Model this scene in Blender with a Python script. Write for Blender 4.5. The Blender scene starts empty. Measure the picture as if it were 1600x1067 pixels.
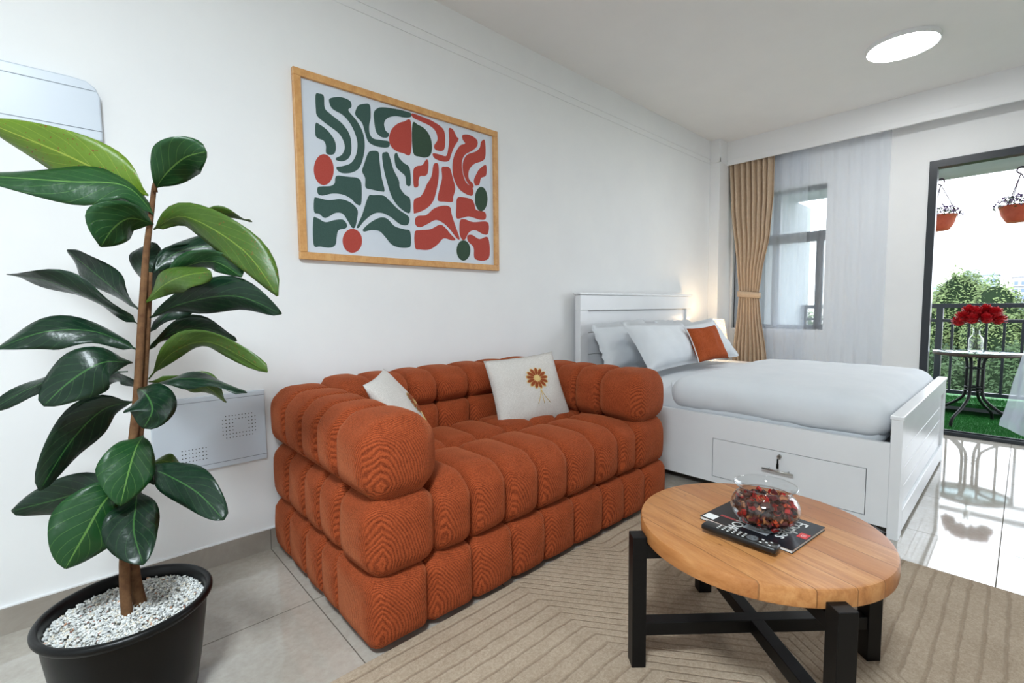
import bpy, bmesh, math, random
from mathutils import Vector, Matrix, noise
from mathutils.geometry import delaunay_2d_cdt
random.seed(7)
PI = math.pi
C = bpy.context.scene.collection
# ------------------------------------------------------------------ camera
F, CX, CY, YAW, PIT, ROL, H = 738.7, 800.0, 533.0, .8275, .0719, .0098, 1.15
def _rot():
    cy, sy = math.cos(YAW), math.sin(YAW); cp, sp = math.cos(PIT), math.sin(PIT); cr, sr = math.cos(ROL), math.sin(ROL)
    fwd = Vector((cy*cp, sy*cp, -sp)); right = Vector((sy, -cy, 0)); down = fwd.cross(right)
    return right*cr + down*sr, down*cr - right*sr, fwd
RX, RY, RZ = _rot()
EYE = Vector((0, 0, H))
cd = bpy.data.cameras.new('camera'); cam = bpy.data.objects.new('camera', cd); C.objects.link(cam)
cd.sensor_width = 36; cd.lens = F/1600*36; cd.clip_start = .02; cd.clip_end = 600
M = Matrix((RX, -RY, -RZ)).transposed().to_4x4(); M.translation = EYE
cam.matrix_world = M
bpy.context.scene.camera = cam
# surveying helpers: where a sight line meets a known plane of the room
def sight(u, v): return RX*((u-CX)/F) + RY*((v-CY)/F) + RZ
def on_x(u, v, x): d = sight(u, v); return EYE + d*(x/d.x)
def on_y(u, v, y): d = sight(u, v); return EYE + d*(y/d.y)
def on_z(u, v, z): d = sight(u, v); return EYE + d*((z-H)/d.z)
# ------------------------------------------------------------------ room numbers
W, XB, CEIL = 2.43, 5.55, 2.944          # long wall, back wall, ceiling
XMIN, YMIN = -2.2, -3.0
# ------------------------------------------------------------------ materials
def nodes_of(m): return m.node_tree.nodes, m.node_tree.links
def mat(name, col, rough=.5, spec=.5, metal=0, **kw):
    m = bpy.data.materials.new(name); m.use_nodes = True
    b = m.node_tree.nodes['Principled BSDF']
    b.inputs['Base Color'].default_value = (*col, 1); b.inputs['Roughness'].default_value = rough
    b.inputs['Specular IOR Level'].default_value = spec; b.inputs['Metallic'].default_value = metal
    for k, v in kw.items(): b.inputs[k.replace('_', ' ')].default_value = v
    return m
def srgb(r, g, b):
    f = lambda c: (c/255/12.92) if c/255 <= .04045 else ((c/255+.055)/1.055)**2.4
    return (f(r), f(g), f(b))
def N(m, t, **kw):
    n = m.node_tree.nodes.new(t)
    for k, v in kw.items():
        if k in n.inputs and not hasattr(n, k): n.inputs[k].default_value = v
        else: setattr(n, k, v)
    return n
def L(m, a, b): m.node_tree.links.new(a, b)
def bsdf(m): return m.node_tree.nodes['Principled BSDF']
def coords(m, kind='Object', scale=None, rot=None):
    t = N(m, 'ShaderNodeTexCoord'); out = t.outputs[kind]
    if scale or rot:
        mp = N(m, 'ShaderNodeMapping')
        if scale: mp.inputs['Scale'].default_value = scale
        if rot: mp.inputs['Rotation'].default_value = rot
        L(m, out, mp.inputs['Vector']); out = mp.outputs['Vector']
    return out
def noise_tex(m, vec, scale, detail=3, rough=.5, dist=0):
    n = N(m, 'ShaderNodeTexNoise'); n.inputs['Scale'].default_value = scale; n.inputs['Detail'].default_value = detail
    n.inputs['Roughness'].default_value = rough; n.inputs['Distortion'].default_value = dist
    L(m, vec, n.inputs['Vector']); return n.outputs['Fac']
def ramp(m, fac, stops):
    r = N(m, 'ShaderNodeValToRGB'); e = r.color_ramp.elements
    while len(e) < len(stops): e.new(.5)
    for i, (p, c) in enumerate(stops): e[i].position = p; e[i].color = (*c, 1)
    L(m, fac, r.inputs['Fac']); return r.outputs['Color']
def math_(m, op, a, b=None):
    n = N(m, 'ShaderNodeMath', operation=op)
    for i, x in enumerate((a, b)):
        if x is None: continue
        if isinstance(x, (int, float)): n.inputs[i].default_value = x
        else: L(m, x, n.inputs[i])
    return n.outputs[0]
def mixc(m, fac, a, b, blend='MIX'):
    n = N(m, 'ShaderNodeMix', data_type='RGBA', blend_type=blend)
    for s, x in ((0, fac), (6, a), (7, b)):
        if isinstance(x, (int, float)): n.inputs[s].default_value = x
        elif isinstance(x, tuple): n.inputs[s].default_value = (*x, 1)
        else: L(m, x, n.inputs[s])
    return n.outputs[2]
def bump(m, h, strength=.3, dist=.01):
    b = N(m, 'ShaderNodeBump'); b.inputs['Strength'].default_value = strength; b.inputs['Distance'].default_value = dist
    L(m, h, b.inputs['Height']); L(m, b.outputs['Normal'], bsdf(m).inputs['Normal'])
def noisy(name, c1, c2, scale, rough=.6, bumpy=0, bs=None, spec=.4, **kw):
    m = mat(name, c1, rough, spec, **kw); v = coords(m)
    f = noise_tex(m, v, scale, 4, .6)
    L(m, ramp(m, f, [(.3, c1), (.7, c2)]), bsdf(m).inputs['Base Color'])
    if bumpy: bump(m, noise_tex(m, v, bs or scale*4, 3), bumpy, .005)
    return m

M_wall = noisy('wall_paint', srgb(236, 237, 237), srgb(232, 233, 234), 3, .55, .03, 60, .3)
M_ceil = noisy('ceiling_paint', srgb(236, 235, 234), srgb(233, 232, 231), 3, .7, .03, 60, .2)
M_trim = mat('white_trim', srgb(233, 234, 235), .45, .4)
M_whitewood = noisy('white_lacquer', srgb(232, 234, 236), srgb(226, 228, 231), 2.5, .28, .02, 90, .5)
M_linen = noisy('white_bed_linen', srgb(218, 222, 226), srgb(211, 216, 221), 4, .8, .12, 9, .2)
M_black = mat('black_metal', srgb(9, 9, 10), .45, .25)
M_alu = mat('dark_aluminium', srgb(30, 36, 42), .35, .5)
M_rail = mat('railing_paint', srgb(26, 34, 44), .4, .5)
M_pot = noisy('black_plastic', srgb(5, 6, 7), srgb(8, 9, 10), 6, .36, .02, 40, .28)
M_steel = mat('brushed_steel', srgb(190, 188, 184), .28, .5, 1.0)
M_plastic = noisy('panel_plastic', srgb(205, 214, 224), srgb(200, 209, 220), 2, .35, 0, None, .5)
M_seam = mat('panel_seam', srgb(140, 148, 158), .7, .3)
M_hole = mat('dark_hole', srgb(55, 58, 62), .8, .2)
M_print = noisy('print_paper', srgb(212, 219, 228), srgb(207, 215, 225), 8, .6)
def print_ink(name, a, b):
    m = mat(name, a, .7, .2); v = coords(m)
    L(m, mixc(m, noise_tex(m, v, 260, 2, .8), a, b), bsdf(m).inputs['Base Color']); return m
M_inkgreen = print_ink('green_ink', srgb(48, 74, 68), srgb(72, 98, 92))
M_inkred = print_ink('red_ink', srgb(162, 58, 48), srgb(186, 86, 76))
M_inkdark = print_ink('dark_green_ink', srgb(48, 68, 54), srgb(66, 88, 72))

def make_floor():
    m = mat('polished_floor_tile', srgb(186, 180, 170), .06, .5); v = coords(m)
    b = bsdf(m); b.inputs['IOR'].default_value = 2.05
    big = noise_tex(m, v, 1.6, 6, .62, .4); fine = noise_tex(m, v, 38, 4, .7)
    c = ramp(m, big, [(.3, srgb(160, 152, 140)), (.52, srgb(176, 170, 160)), (.72, srgb(186, 181, 172))])
    c = mixc(m, .16, c, ramp(m, fine, [(.35, srgb(150, 143, 132)), (.65, srgb(212, 208, 200))]))
    sx = N(m, 'ShaderNodeSeparateXYZ'); L(m, v, sx.inputs[0])
    def line(o, off, size):
        q = math_(m, 'FRACT', math_(m, 'DIVIDE', math_(m, 'SUBTRACT', o, off), size))
        d = math_(m, 'MULTIPLY', math_(m, 'MINIMUM', q, math_(m, 'SUBTRACT', 1.0, q)), size)
        return math_(m, 'LESS_THAN', d, .002)
    g = math_(m, 'MAXIMUM', line(sx.outputs[0], .629, .6125), line(sx.outputs[1], .034, .61))
    c = mixc(m, g, c, srgb(104, 98, 90))
    L(m, c, b.inputs['Base Color'])
    L(m, math_(m, 'ADD', math_(m, 'MULTIPLY', g, .5), .05), b.inputs['Roughness']); L(m, math_(m, 'MULTIPLY', math_(m, 'SUBTRACT', 1.0, g), .5), b.inputs['Specular IOR Level'])
    return m
M_floor = make_floor()
def make_skirt():
    m = mat('skirting_tile', srgb(160, 152, 142), .3, .5); v = coords(m)
    c = ramp(m, noise_tex(m, v, 5, 6, .65, .6), [(.3, srgb(140, 131, 121)), (.7, srgb(168, 161, 152))])
    sx = N(m, 'ShaderNodeSeparateXYZ'); L(m, v, sx.inputs[0])
    q = math_(m, 'FRACT', math_(m, 'DIVIDE', math_(m, 'SUBTRACT', sx.outputs[0], .629), .6125))
    L(m, mixc(m, math_(m, 'LESS_THAN', q, .006), c, srgb(95, 90, 84)), bsdf(m).inputs['Base Color'])
    return m
M_skirt = make_skirt()

def make_cord():
    m = mat('rust_corduroy', srgb(176, 72, 30), .85, .15); v = coords(m)
    b = bsdf(m); b.inputs['Sheen Weight'].default_value = .22; b.inputs['Sheen Roughness'].default_value = .4
    b.inputs['Sheen Tint'].default_value = (*srgb(255, 170, 120), 1)
    wob = noise_tex(m, v, 9, 2, .5)
    sx = N(m, 'ShaderNodeSeparateXYZ'); L(m, v, sx.inputs[0])
    # cords run up the cloth; slicing the puffed pads gives the ring figure of the fabric
    s = math_(m, 'ADD', math_(m, 'MULTIPLY', sx.outputs[0], .55), math_(m, 'MULTIPLY', sx.outputs[1], 1.0))
    s = math_(m, 'ADD', s, math_(m, 'MULTIPLY', sx.outputs[2], .24))
    s = math_(m, 'ADD', s, math_(m, 'MULTIPLY', wob, .018))
    w = math_(m, 'SINE', math_(m, 'MULTIPLY', s, 2*PI/.0062))
    w = math_(m, 'ADD', math_(m, 'MULTIPLY', w, .5), .5)
    mot = noise_tex(m, v, 16, 4, .6); fine = noise_tex(m, v, 220, 2, .6)
    c = ramp(m, w, [(.08, srgb(84, 28, 8)), (.8, srgb(172, 80, 41))])
    c = mixc(m, .35, c, ramp(m, mot, [(.3, srgb(112, 43, 16)), (.7, srgb(166, 76, 40))]))
    c = mixc(m, .36, c, ramp(m, fine, [(.35, srgb(86, 31, 10)), (.65, srgb(184, 92, 54))]))
    L(m, c, b.inputs['Base Color'])
    bump(m, math_(m, 'ADD', w, math_(m, 'MULTIPLY', fine, .6)), .5, .003)
    return m
M_cord = make_cord()
def make_weave(name, c1, c2, sc=700, bs=.2):
    m = mat(name, c1, .85, .15); v = coords(m)
    n = noise_tex(m, v, sc*.35, 3, .7); n2 = noise_tex(m, v, 12, 3)
    c = ramp(m, n, [(.35, c1), (.65, c2)])
    L(m, mixc(m, math_(m, 'MULTIPLY', n2, .3), c, c2), bsdf(m).inputs['Base Color']); bump(m, n, bs, .002)
    return m
M_cushion = make_weave('cream_linen', srgb(186, 181, 175), srgb(212, 208, 203))
M_rustvelvet = make_weave('rust_velvet', srgb(140, 62, 28), srgb(168, 82, 42), 300)
M_embred = mat('rust_embroidery', srgb(140, 66, 28), .6, .3)
M_embgold = mat('gold_embroidery', srgb(214, 186, 122), .5, .4)
M_curtain = noisy('tan_satin', srgb(188, 164, 138), srgb(199, 176, 150), 30, .42, .05, 300, .4)
bsdf(M_curtain).inputs['Sheen Weight'].default_value = .3

def make_sheer():
    m = bpy.data.materials.new('white_voile'); m.use_nodes = True
    nt = m.node_tree; nt.nodes.clear(); out = nt.nodes.new('ShaderNodeOutputMaterial')
    tr = nt.nodes.new('ShaderNodeBsdfTransparent'); d = nt.nodes.new('ShaderNodeBsdfDiffuse'); t = nt.nodes.new('ShaderNodeBsdfTranslucent')
    d.inputs[0].default_value = (.84, .87, .92, 1); t.inputs[0].default_value = (.78, .86, .97, 1); tr.inputs[0].default_value = (1, 1, 1, 1)
    a = nt.nodes.new('ShaderNodeMixShader'); a.inputs[0].default_value = .5; b = nt.nodes.new('ShaderNodeMixShader'); b.inputs[0].default_value = .36
    L(m, d.outputs[0], a.inputs[1]); L(m, t.outputs[0], a.inputs[2]); L(m, tr.outputs[0], b.inputs[1]); L(m, a.outputs[0], b.inputs[2]); L(m, b.outputs[0], out.inputs[0])
    return m
M_sheer = make_sheer()
def make_thin_glass(name, tint=(.96, .98, .98), ior=1.45, rough=0):
    m = bpy.data.materials.new(name); m.use_nodes = True
    nt = m.node_tree; nt.nodes.clear(); out = nt.nodes.new('ShaderNodeOutputMaterial')
    tr = nt.nodes.new('ShaderNodeBsdfTransparent'); tr.inputs[0].default_value = (*tint, 1)
    g = nt.nodes.new('ShaderNodeBsdfGlossy'); g.inputs['Roughness'].default_value = rough
    fr0 = nt.nodes.new('ShaderNodeLayerWeight'); fr0.inputs[0].default_value = .5
    f0 = ((ior-1)/(ior+1))**2; pw = nt.nodes.new('ShaderNodeMath'); pw.operation = 'POWER'; pw.inputs[1].default_value = 4.5; L(m, fr0.outputs['Facing'], pw.inputs[0])
    fr = nt.nodes.new('ShaderNodeMath'); fr.operation = 'MULTIPLY_ADD'; fr.inputs[1].default_value = 1-f0; fr.inputs[2].default_value = f0; L(m, pw.outputs[0], fr.inputs[0])
    x = nt.nodes.new('ShaderNodeMixShader'); L(m, fr.outputs[0], x.inputs[0]); L(m, tr.outputs[0], x.inputs[1]); L(m, g.outputs[0], x.inputs[2]); L(m, x.outputs[0], out.inputs[0])
    return m
M_glass = make_thin_glass('clear_glass')
M_bowlglass = make_thin_glass('bowl_glass', (.97, .98, .98), 1.5)
M_tableglass = make_thin_glass('tabletop_glass', (.75, .86, .88), 1.7)
def emit(name, col, s):
    m = mat(name, (.8, .8, .8), .5); b = bsdf(m); b.inputs['Emission Color'].default_value = (*col, 1); b.inputs['Emission Strength'].default_value = s; return m

def make_wood(name, cols, plank=.1, rot=0, seams=True, grain=1.0):
    m = mat(name, cols[1], .38, .4); v = coords(m, 'Object', rot=(0, 0, rot))
    sx = N(m, 'ShaderNodeSeparateXYZ'); L(m, v, sx.inputs[0])
    pl = math_(m, 'DIVIDE', sx.outputs[0], plank); idx = math_(m, 'FLOOR', pl); fr = math_(m, 'FRACT', pl)
    wn = N(m, 'ShaderNodeTexWhiteNoise', noise_dimensions='1D'); L(m, idx, wn.inputs['W'])
    cb = N(m, 'ShaderNodeCombineXYZ'); L(m, math_(m, 'MULTIPLY', sx.outputs[0], 14.0), cb.inputs[0]); L(m, math_(m, 'ADD', math_(m, 'MULTIPLY', sx.outputs[1], 1.6), math_(m, 'MULTIPLY', wn.outputs['Value'], 40.0)), cb.inputs[1]); L(m, math_(m, 'MULTIPLY', sx.outputs[2], 9.0), cb.inputs[2])
    g = noise_tex(m, cb.outputs[0], 2.2*grain, 6, .62, .7); g2 = noise_tex(m, cb.outputs[0], 11*grain, 3, .6)
    c = ramp(m, g, [(.28, cols[0]), (.5, cols[1]), (.75, cols[2])])
    c = mixc(m, .25, c, ramp(m, g2, [(.3, cols[0]), (.7, cols[2])]))
    if seams:
        c = mixc(m, math_(m, 'MULTIPLY', wn.outputs['Value'], .8), c, cols[3])
        c = mixc(m, math_(m, 'MULTIPLY', math_(m, 'LESS_THAN', fr, .03), .6), c, srgb(90, 52, 24))
        for (kx, ky, ka, kb) in ((-.215, .02, .011, .020), (.05, .265, .010, .022), (.10, -.15, .006, .05), (-.10, -.26, .007, .03), (.245, -.08, .009, .03)):
            cs, sn = math.cos(rot), math.sin(rot); px_, py_ = kx*cs-ky*sn, kx*sn+ky*cs
            dx_ = math_(m, 'DIVIDE', math_(m, 'SUBTRACT', sx.outputs[0], px_), ka); dy_ = math_(m, 'DIVIDE', math_(m, 'SUBTRACT', sx.outputs[1], py_), kb)
            rr_ = math_(m, 'ADD', math_(m, 'SQRT', math_(m, 'ADD', math_(m, 'MULTIPLY', dx_, dx_), math_(m, 'MULTIPLY', dy_, dy_))), math_(m, 'MULTIPLY', g, 1.2))
            c = mixc(m, ramp(m, rr_, [(.0, (.9, .9, .9)), (.75, (.6, .6, .6)), (1.0, (0, 0, 0))]), c, srgb(88, 46, 20))
    L(m, c, bsdf(m).inputs['Base Color']); bump(m, g2, .06, .002)
    return m
M_wood = make_wood('acacia_wood', [srgb(144, 88, 46), srgb(180, 122, 70), srgb(204, 152, 98), srgb(156, 92, 46)], .0945, .28)
M_framewood = make_wood('pine_frame', [srgb(188, 132, 76), srgb(208, 156, 98), srgb(222, 176, 118), srgb(200, 140, 80)], 1, 0, False, .8)

def make_rug():
    m = mat('beige_carved_rug', srgb(170, 154, 136), .95, .1); v = coords(m)
    sx = N(m, 'ShaderNodeSeparateXYZ'); L(m, v, sx.inputs[0])
    wob = math_(m, 'MULTIPLY', math_(m, 'SUBTRACT', noise_tex(m, v, 7, 3, .6), .5), .024)
    cl = N(m, 'ShaderNodeClamp'); L(m, math_(m, 'SUBTRACT', sx.outputs[0], 1.27), cl.inputs[0]); cl.inputs[1].default_value = 0; cl.inputs[2].default_value = .53
    cl2 = N(m, 'ShaderNodeClamp'); L(m, math_(m, 'SUBTRACT', .3, sx.outputs[0]), cl2.inputs[0]); cl2.inputs[1].default_value = 0; cl2.inputs[2].default_value = .53
    phi = math_(m, 'ADD', math_(m, 'ABSOLUTE', math_(m, 'SUBTRACT', sx.outputs[1], .5)), math_(m, 'MULTIPLY', math_(m, 'ADD', cl.outputs[0], cl2.outputs[0]), 1.38))
    phi = math_(m, 'ADD', phi, wob)
    fr = math_(m, 'FRACT', math_(m, 'DIVIDE', phi, .055))
    d = math_(m, 'ABSOLUTE', math_(m, 'SUBTRACT', fr, .5))          # 0 in the carved line, .5 on the ridge
    prof = N(m, 'ShaderNodeMapRange', interpolation_type='SMOOTHSTEP'); L(m, d, prof.inputs[0]); prof.inputs[1].default_value = .03; prof.inputs[2].default_value = .15
    tuft = noise_tex(m, v, 130, 5, .85); patch = noise_tex(m, v, 5, 4, .6)
    c = ramp(m, tuft, [(.32, srgb(132, 113, 93)), (.68, srgb(202, 185, 164))])
    c = mixc(m, .4, c, ramp(m, patch, [(.3, srgb(150, 132, 112)), (.7, srgb(182, 165, 145))]))
    c = mixc(m, math_(m, 'MULTIPLY', math_(m, 'SUBTRACT', 1.0, prof.outputs[0]), .36), c, srgb(122, 102, 82))  # carved lines: yarn tone plus groove shade put into the colour
    L(m, c, bsdf(m).inputs['Base Color'])
    bump(m, math_(m, 'ADD', math_(m, 'MULTIPLY', prof.outputs[0], 1.0), math_(m, 'MULTIPLY', tuft, .8)), .6, .007)
    return m
M_rug = make_rug()

def make_leaf(name, c1, c2, vein, rough=.3, spots=0, trans=.0):
    m = mat(name, c1, rough, .38)
    uv = coords(m, 'UV'); ov = coords(m)
    sx = N(m, 'ShaderNodeSeparateXYZ'); L(m, uv, sx.inputs[0])
    au = math_(m, 'ABSOLUTE', math_(m, 'SUBTRACT', sx.outputs[0], .5))
    mid = math_(m, 'LESS_THAN', au, .016)
    sv = math_(m, 'FRACT', math_(m, 'ADD', math_(m, 'MULTIPLY', sx.outputs[1], 8.0), math_(m, 'MULTIPLY', au, -5.2)))
    side = math_(m, 'MULTIPLY', math_(m, 'LESS_THAN', sv, .06), .35)
    c = mixc(m, noise_tex(m, ov, 14, 4, .6), c1, c2)
    if spots:
        sp = math_(m, 'GREATER_THAN', noise_tex(m, ov, 150, 2, .5), .66)
        big = math_(m, 'GREATER_THAN', noise_tex(m, ov, 10, 3, .5), .48)
        c = mixc(m, math_(m, 'MULTIPLY', math_(m, 'MULTIPLY', sp, big), spots), c, srgb(110, 60, 20))
    c = mixc(m, math_(m, 'MAXIMUM', math_(m, 'MULTIPLY', mid, .8), side), c, vein)
    L(m, c, bsdf(m).inputs['Base Color'])
    bump(m, math_(m, 'ADD', math_(m, 'MULTIPLY', math_(m, 'LESS_THAN', sv, .12), -1.0), math_(m, 'MULTIPLY', noise_tex(m, ov, 26, 3), 1.6)), .4, .005)
    return m
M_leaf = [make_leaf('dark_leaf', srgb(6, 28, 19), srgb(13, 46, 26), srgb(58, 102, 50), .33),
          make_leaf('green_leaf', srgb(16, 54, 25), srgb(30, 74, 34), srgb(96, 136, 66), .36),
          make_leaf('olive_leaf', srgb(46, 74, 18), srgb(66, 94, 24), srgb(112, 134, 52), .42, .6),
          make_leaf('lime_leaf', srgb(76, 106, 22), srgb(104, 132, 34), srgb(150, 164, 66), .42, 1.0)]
M_bark = noisy('brown_bark', srgb(84, 56, 36), srgb(118, 86, 58), 40, .8, .3, 90, .2)
M_gravel = noisy('white_gravel', srgb(196, 196, 190), srgb(226, 226, 222), 60, .7, .1, 200, .3)
M_pebbles = [mat('pebble', c, .65, .3) for c in (srgb(226, 227, 224), srgb(208, 210, 208), srgb(190, 193, 194), srgb(222, 214, 198), srgb(196, 150, 120), srgb(150, 112, 100))]
M_soil = noisy('gravel_bed', srgb(120, 118, 112), srgb(150, 148, 142), 120, .9)
def make_turf():
    m = mat('artificial_turf', srgb(30, 120, 36), .7, .2); v = coords(m)
    L(m, ramp(m, noise_tex(m, v, 60, 4, .7), [(.3, srgb(22, 78, 32)), (.7, srgb(56, 132, 60))]), bsdf(m).inputs['Base Color']); return m
M_turf = make_turf()
M_concrete = noisy('balcony_plaster', srgb(176, 180, 182), srgb(164, 168, 172), 3, .8, .05, 40)
M_tree = [noisy('tree_leaves', a, b, 1.2, .75, 0, None, .2) for a, b in ((srgb(78, 96, 60), srgb(112, 128, 84)), (srgb(60, 80, 50), srgb(94, 112, 70)), (srgb(30, 48, 30), srgb(58, 78, 48)), (srgb(82, 104, 110), srgb(104, 124, 126)))]  # last pair is blued: distance haze put into the leaf colour
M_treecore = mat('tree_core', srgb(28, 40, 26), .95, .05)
M_building = [noisy('hazy_pale_facade', srgb(168, 182, 198), srgb(160, 174, 192), .2, .8), noisy('hazy_pinkish_facade', srgb(170, 168, 178), srgb(162, 160, 172), .2, .8)]  # haze over the far blocks is mixed into facade and window colours
M_window = mat('far_window', srgb(96, 114, 140), .3, .5)
M_redroof = mat('red_roof', srgb(170, 104, 104), .8)
M_terracotta = noisy('terracotta_plastic', srgb(178, 72, 46), srgb(196, 88, 58), 20, .5, .05, 80)
M_chain = mat('purple_hanger', srgb(66, 34, 66), .5)
M_hangleaf = mat('planter_leaves', srgb(58, 88, 42), .6)
M_purple = [mat('purple_bloom', srgb(104, 74, 132), .6), mat('mauve_bloom', srgb(140, 110, 156), .6)]
M_rose = noisy('red_petal', srgb(140, 6, 14), srgb(196, 20, 30), 60, .5, 0, None, .3)
M_stem = mat('flower_stem', srgb(60, 84, 40), .6)
M_wicker = noisy('dark_wicker', srgb(74, 56, 46), srgb(52, 40, 34), 90, .6, .3, 200)
M_magcover = noisy('magazine_cover', srgb(26, 26, 30), srgb(38, 38, 44), 8, .25)
M_paper = mat('paper_white', srgb(226, 226, 224), .6)
M_red = mat('cover_red', srgb(206, 34, 36), .4)
M_grey = mat('cover_grey', srgb(176, 180, 184), .5)
M_darkred = mat('cover_dark_red', srgb(140, 46, 46), .5)
M_remote = mat('remote_plastic', srgb(20, 21, 22), .35, .5)
M_button = mat('button_grey', srgb(92, 96, 100), .5)
M_potp = [mat('potpourri_'+n, c, .7) for n, c in (('brown', srgb(70, 32, 18)), ('maroon', srgb(84, 12, 14)), ('red', srgb(172, 24, 18)), ('tan', srgb(168, 108, 66)), ('orange', srgb(190, 62, 24)), ('umber', srgb(38, 14, 10)))]
# ------------------------------------------------------------------ object helpers
def obj(name, bm, m, parent=None, smooth=False, ang=None):
    me = bpy.data.meshes.new(name)
    if smooth:
        for f in bm.faces: f.smooth = True
    bm.normal_update(); bm.to_mesh(me); bm.free()
    for x in (m if isinstance(m, (list, tuple)) else [m]): me.materials.append(x)
    o = bpy.data.objects.new(name, me); C.objects.link(o)
    if ang is not None:
        for p in me.polygons: p.use_smooth = True
        me.set_sharp_from_angle(angle=math.radians(ang))
    if parent: o.parent = parent
    return o
def tag(o, label, cat, group=None, kind=None):
    o['label'] = label; o['category'] = cat
    if group: o['group'] = group
    if kind: o['kind'] = kind
    return o
def thing(name, label, cat, group=None):
    return tag_new(name, label, cat, group)
def tag_new(name, label, cat, group=None):
    o = bpy.data.objects.new(name, None); C.objects.link(o); o.empty_display_size = .05
    return tag(o, label, cat, group)
def struct(o): o['kind'] = 'structure'; return o
def box(bm, a, b, mi=0, bev=0, seg=2):
    a, b = Vector(a), Vector(b); lo = Vector(map(min, a, b)); hi = Vector(map(max, a, b))
    vs = [bm.verts.new((x, y, z)) for x in (lo.x, hi.x) for y in (lo.y, hi.y) for z in (lo.z, hi.z)]
    fs = [bm.faces.new([vs[i] for i in q]) for q in ((0, 1, 3, 2), (4, 6, 7, 5), (0, 4, 5, 1), (2, 3, 7, 6), (0, 2, 6, 4), (1, 5, 7, 3))]
    for f in fs: f.material_index = mi
    if bev:
        es = list({e for f in fs for e in f.edges})
        bmesh.ops.bevel(bm, geom=es, offset=bev, segments=seg, affect='EDGES', profile=.5)
    return vs
def obox(bm, c, ax, ay, az, hx, hy, hz, mi=0, bev=0):
    c, ax, ay, az = Vector(c), Vector(ax).normalized(), Vector(ay).normalized(), Vector(az).normalized()
    vs = [bm.verts.new(c + ax*hx*i + ay*hy*j + az*hz*k) for i in (-1, 1) for j in (-1, 1) for k in (-1, 1)]
    fs = [bm.faces.new([vs[i] for i in q]) for q in ((0, 1, 3, 2), (4, 6, 7, 5), (0, 4, 5, 1), (2, 3, 7, 6), (0, 2, 6, 4), (1, 5, 7, 3))]
    for f in fs: f.material_index = mi
    if bev: bmesh.ops.bevel(bm, geom=list({e for f in fs for e in f.edges}), offset=bev, segments=2, affect='EDGES', profile=.5)
def tube(bm, pts, r, seg=10, cap=True, mi=0):
    pts = [Vector(p) for p in pts]; n = len(pts); rings = []
    rr = r if isinstance(r, (list, tuple)) else [r]*n
    up = None
    for i, p in enumerate(pts):
        t = (pts[min(i+1, n-1)] - pts[max(i-1, 0)]).normalized()
        if up is None: up = Vector((0, 0, 1)) if abs(t.z) < .9 else Vector((1, 0, 0))
        s = t.cross(up).normalized(); up = s.cross(t).normalized()
        rings.append([bm.verts.new(p + (s*math.cos(a) + up*math.sin(a))*rr[i]) for a in (2*PI*k/seg for k in range(seg))])
    for a, b in zip(rings, rings[1:]):
        for k in range(seg):
            f = bm.faces.new((a[k], a[(k+1) % seg], b[(k+1) % seg], b[k])); f.material_index = mi; f.smooth = True
    if cap:
        for q in (list(reversed(rings[0])), rings[-1]): bm.faces.new(q).material_index = mi
def lathe(bm, prof, c=(0, 0, 0), seg=48, mi=0, close=False):
    c = Vector(c); rings = []
    for r, z in prof:
        rings.append([bm.verts.new(c + Vector((r*math.cos(2*PI*k/seg), r*math.sin(2*PI*k/seg), z))) for k in range(seg)] if r > 1e-6 else [bm.verts.new(c + Vector((0, 0, z)))])
    for a, b in zip(rings, rings[1:]):
        for k in range(seg):
            k2 = (k+1) % seg
            if len(a) == 1 and len(b) == 1: continue
            if len(a) == 1: q = (a[0], b[k2], b[k])
            elif len(b) == 1: q = (a[k], a[k2], b[0])
            else: q = (a[k], a[k2], b[k2], b[k])
            f = bm.faces.new(q); f.material_index = mi; f.smooth = True
def catmull(P, per=6, closed=True):
    n = len(P); out = []
    rng = range(n) if closed else range(n-1)
    for i in rng:
        g = (lambda k: P[k % n]) if closed else (lambda k: P[max(0, min(n-1, k))])
        p0, p1, p2, p3 = g(i-1), g(i), g(i+1), g(i+2)
        for s in range(per):
            t = s/per
            out.append(tuple(.5*((2*b) + (-a+c)*t + (2*a-5*b+4*c-d)*t*t + (-a+3*b-3*c+d)*t**3) for a, b, c, d in zip(p0, p1, p2, p3)))
    if not closed: out.append(tuple(P[-1]))
    return out
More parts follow.
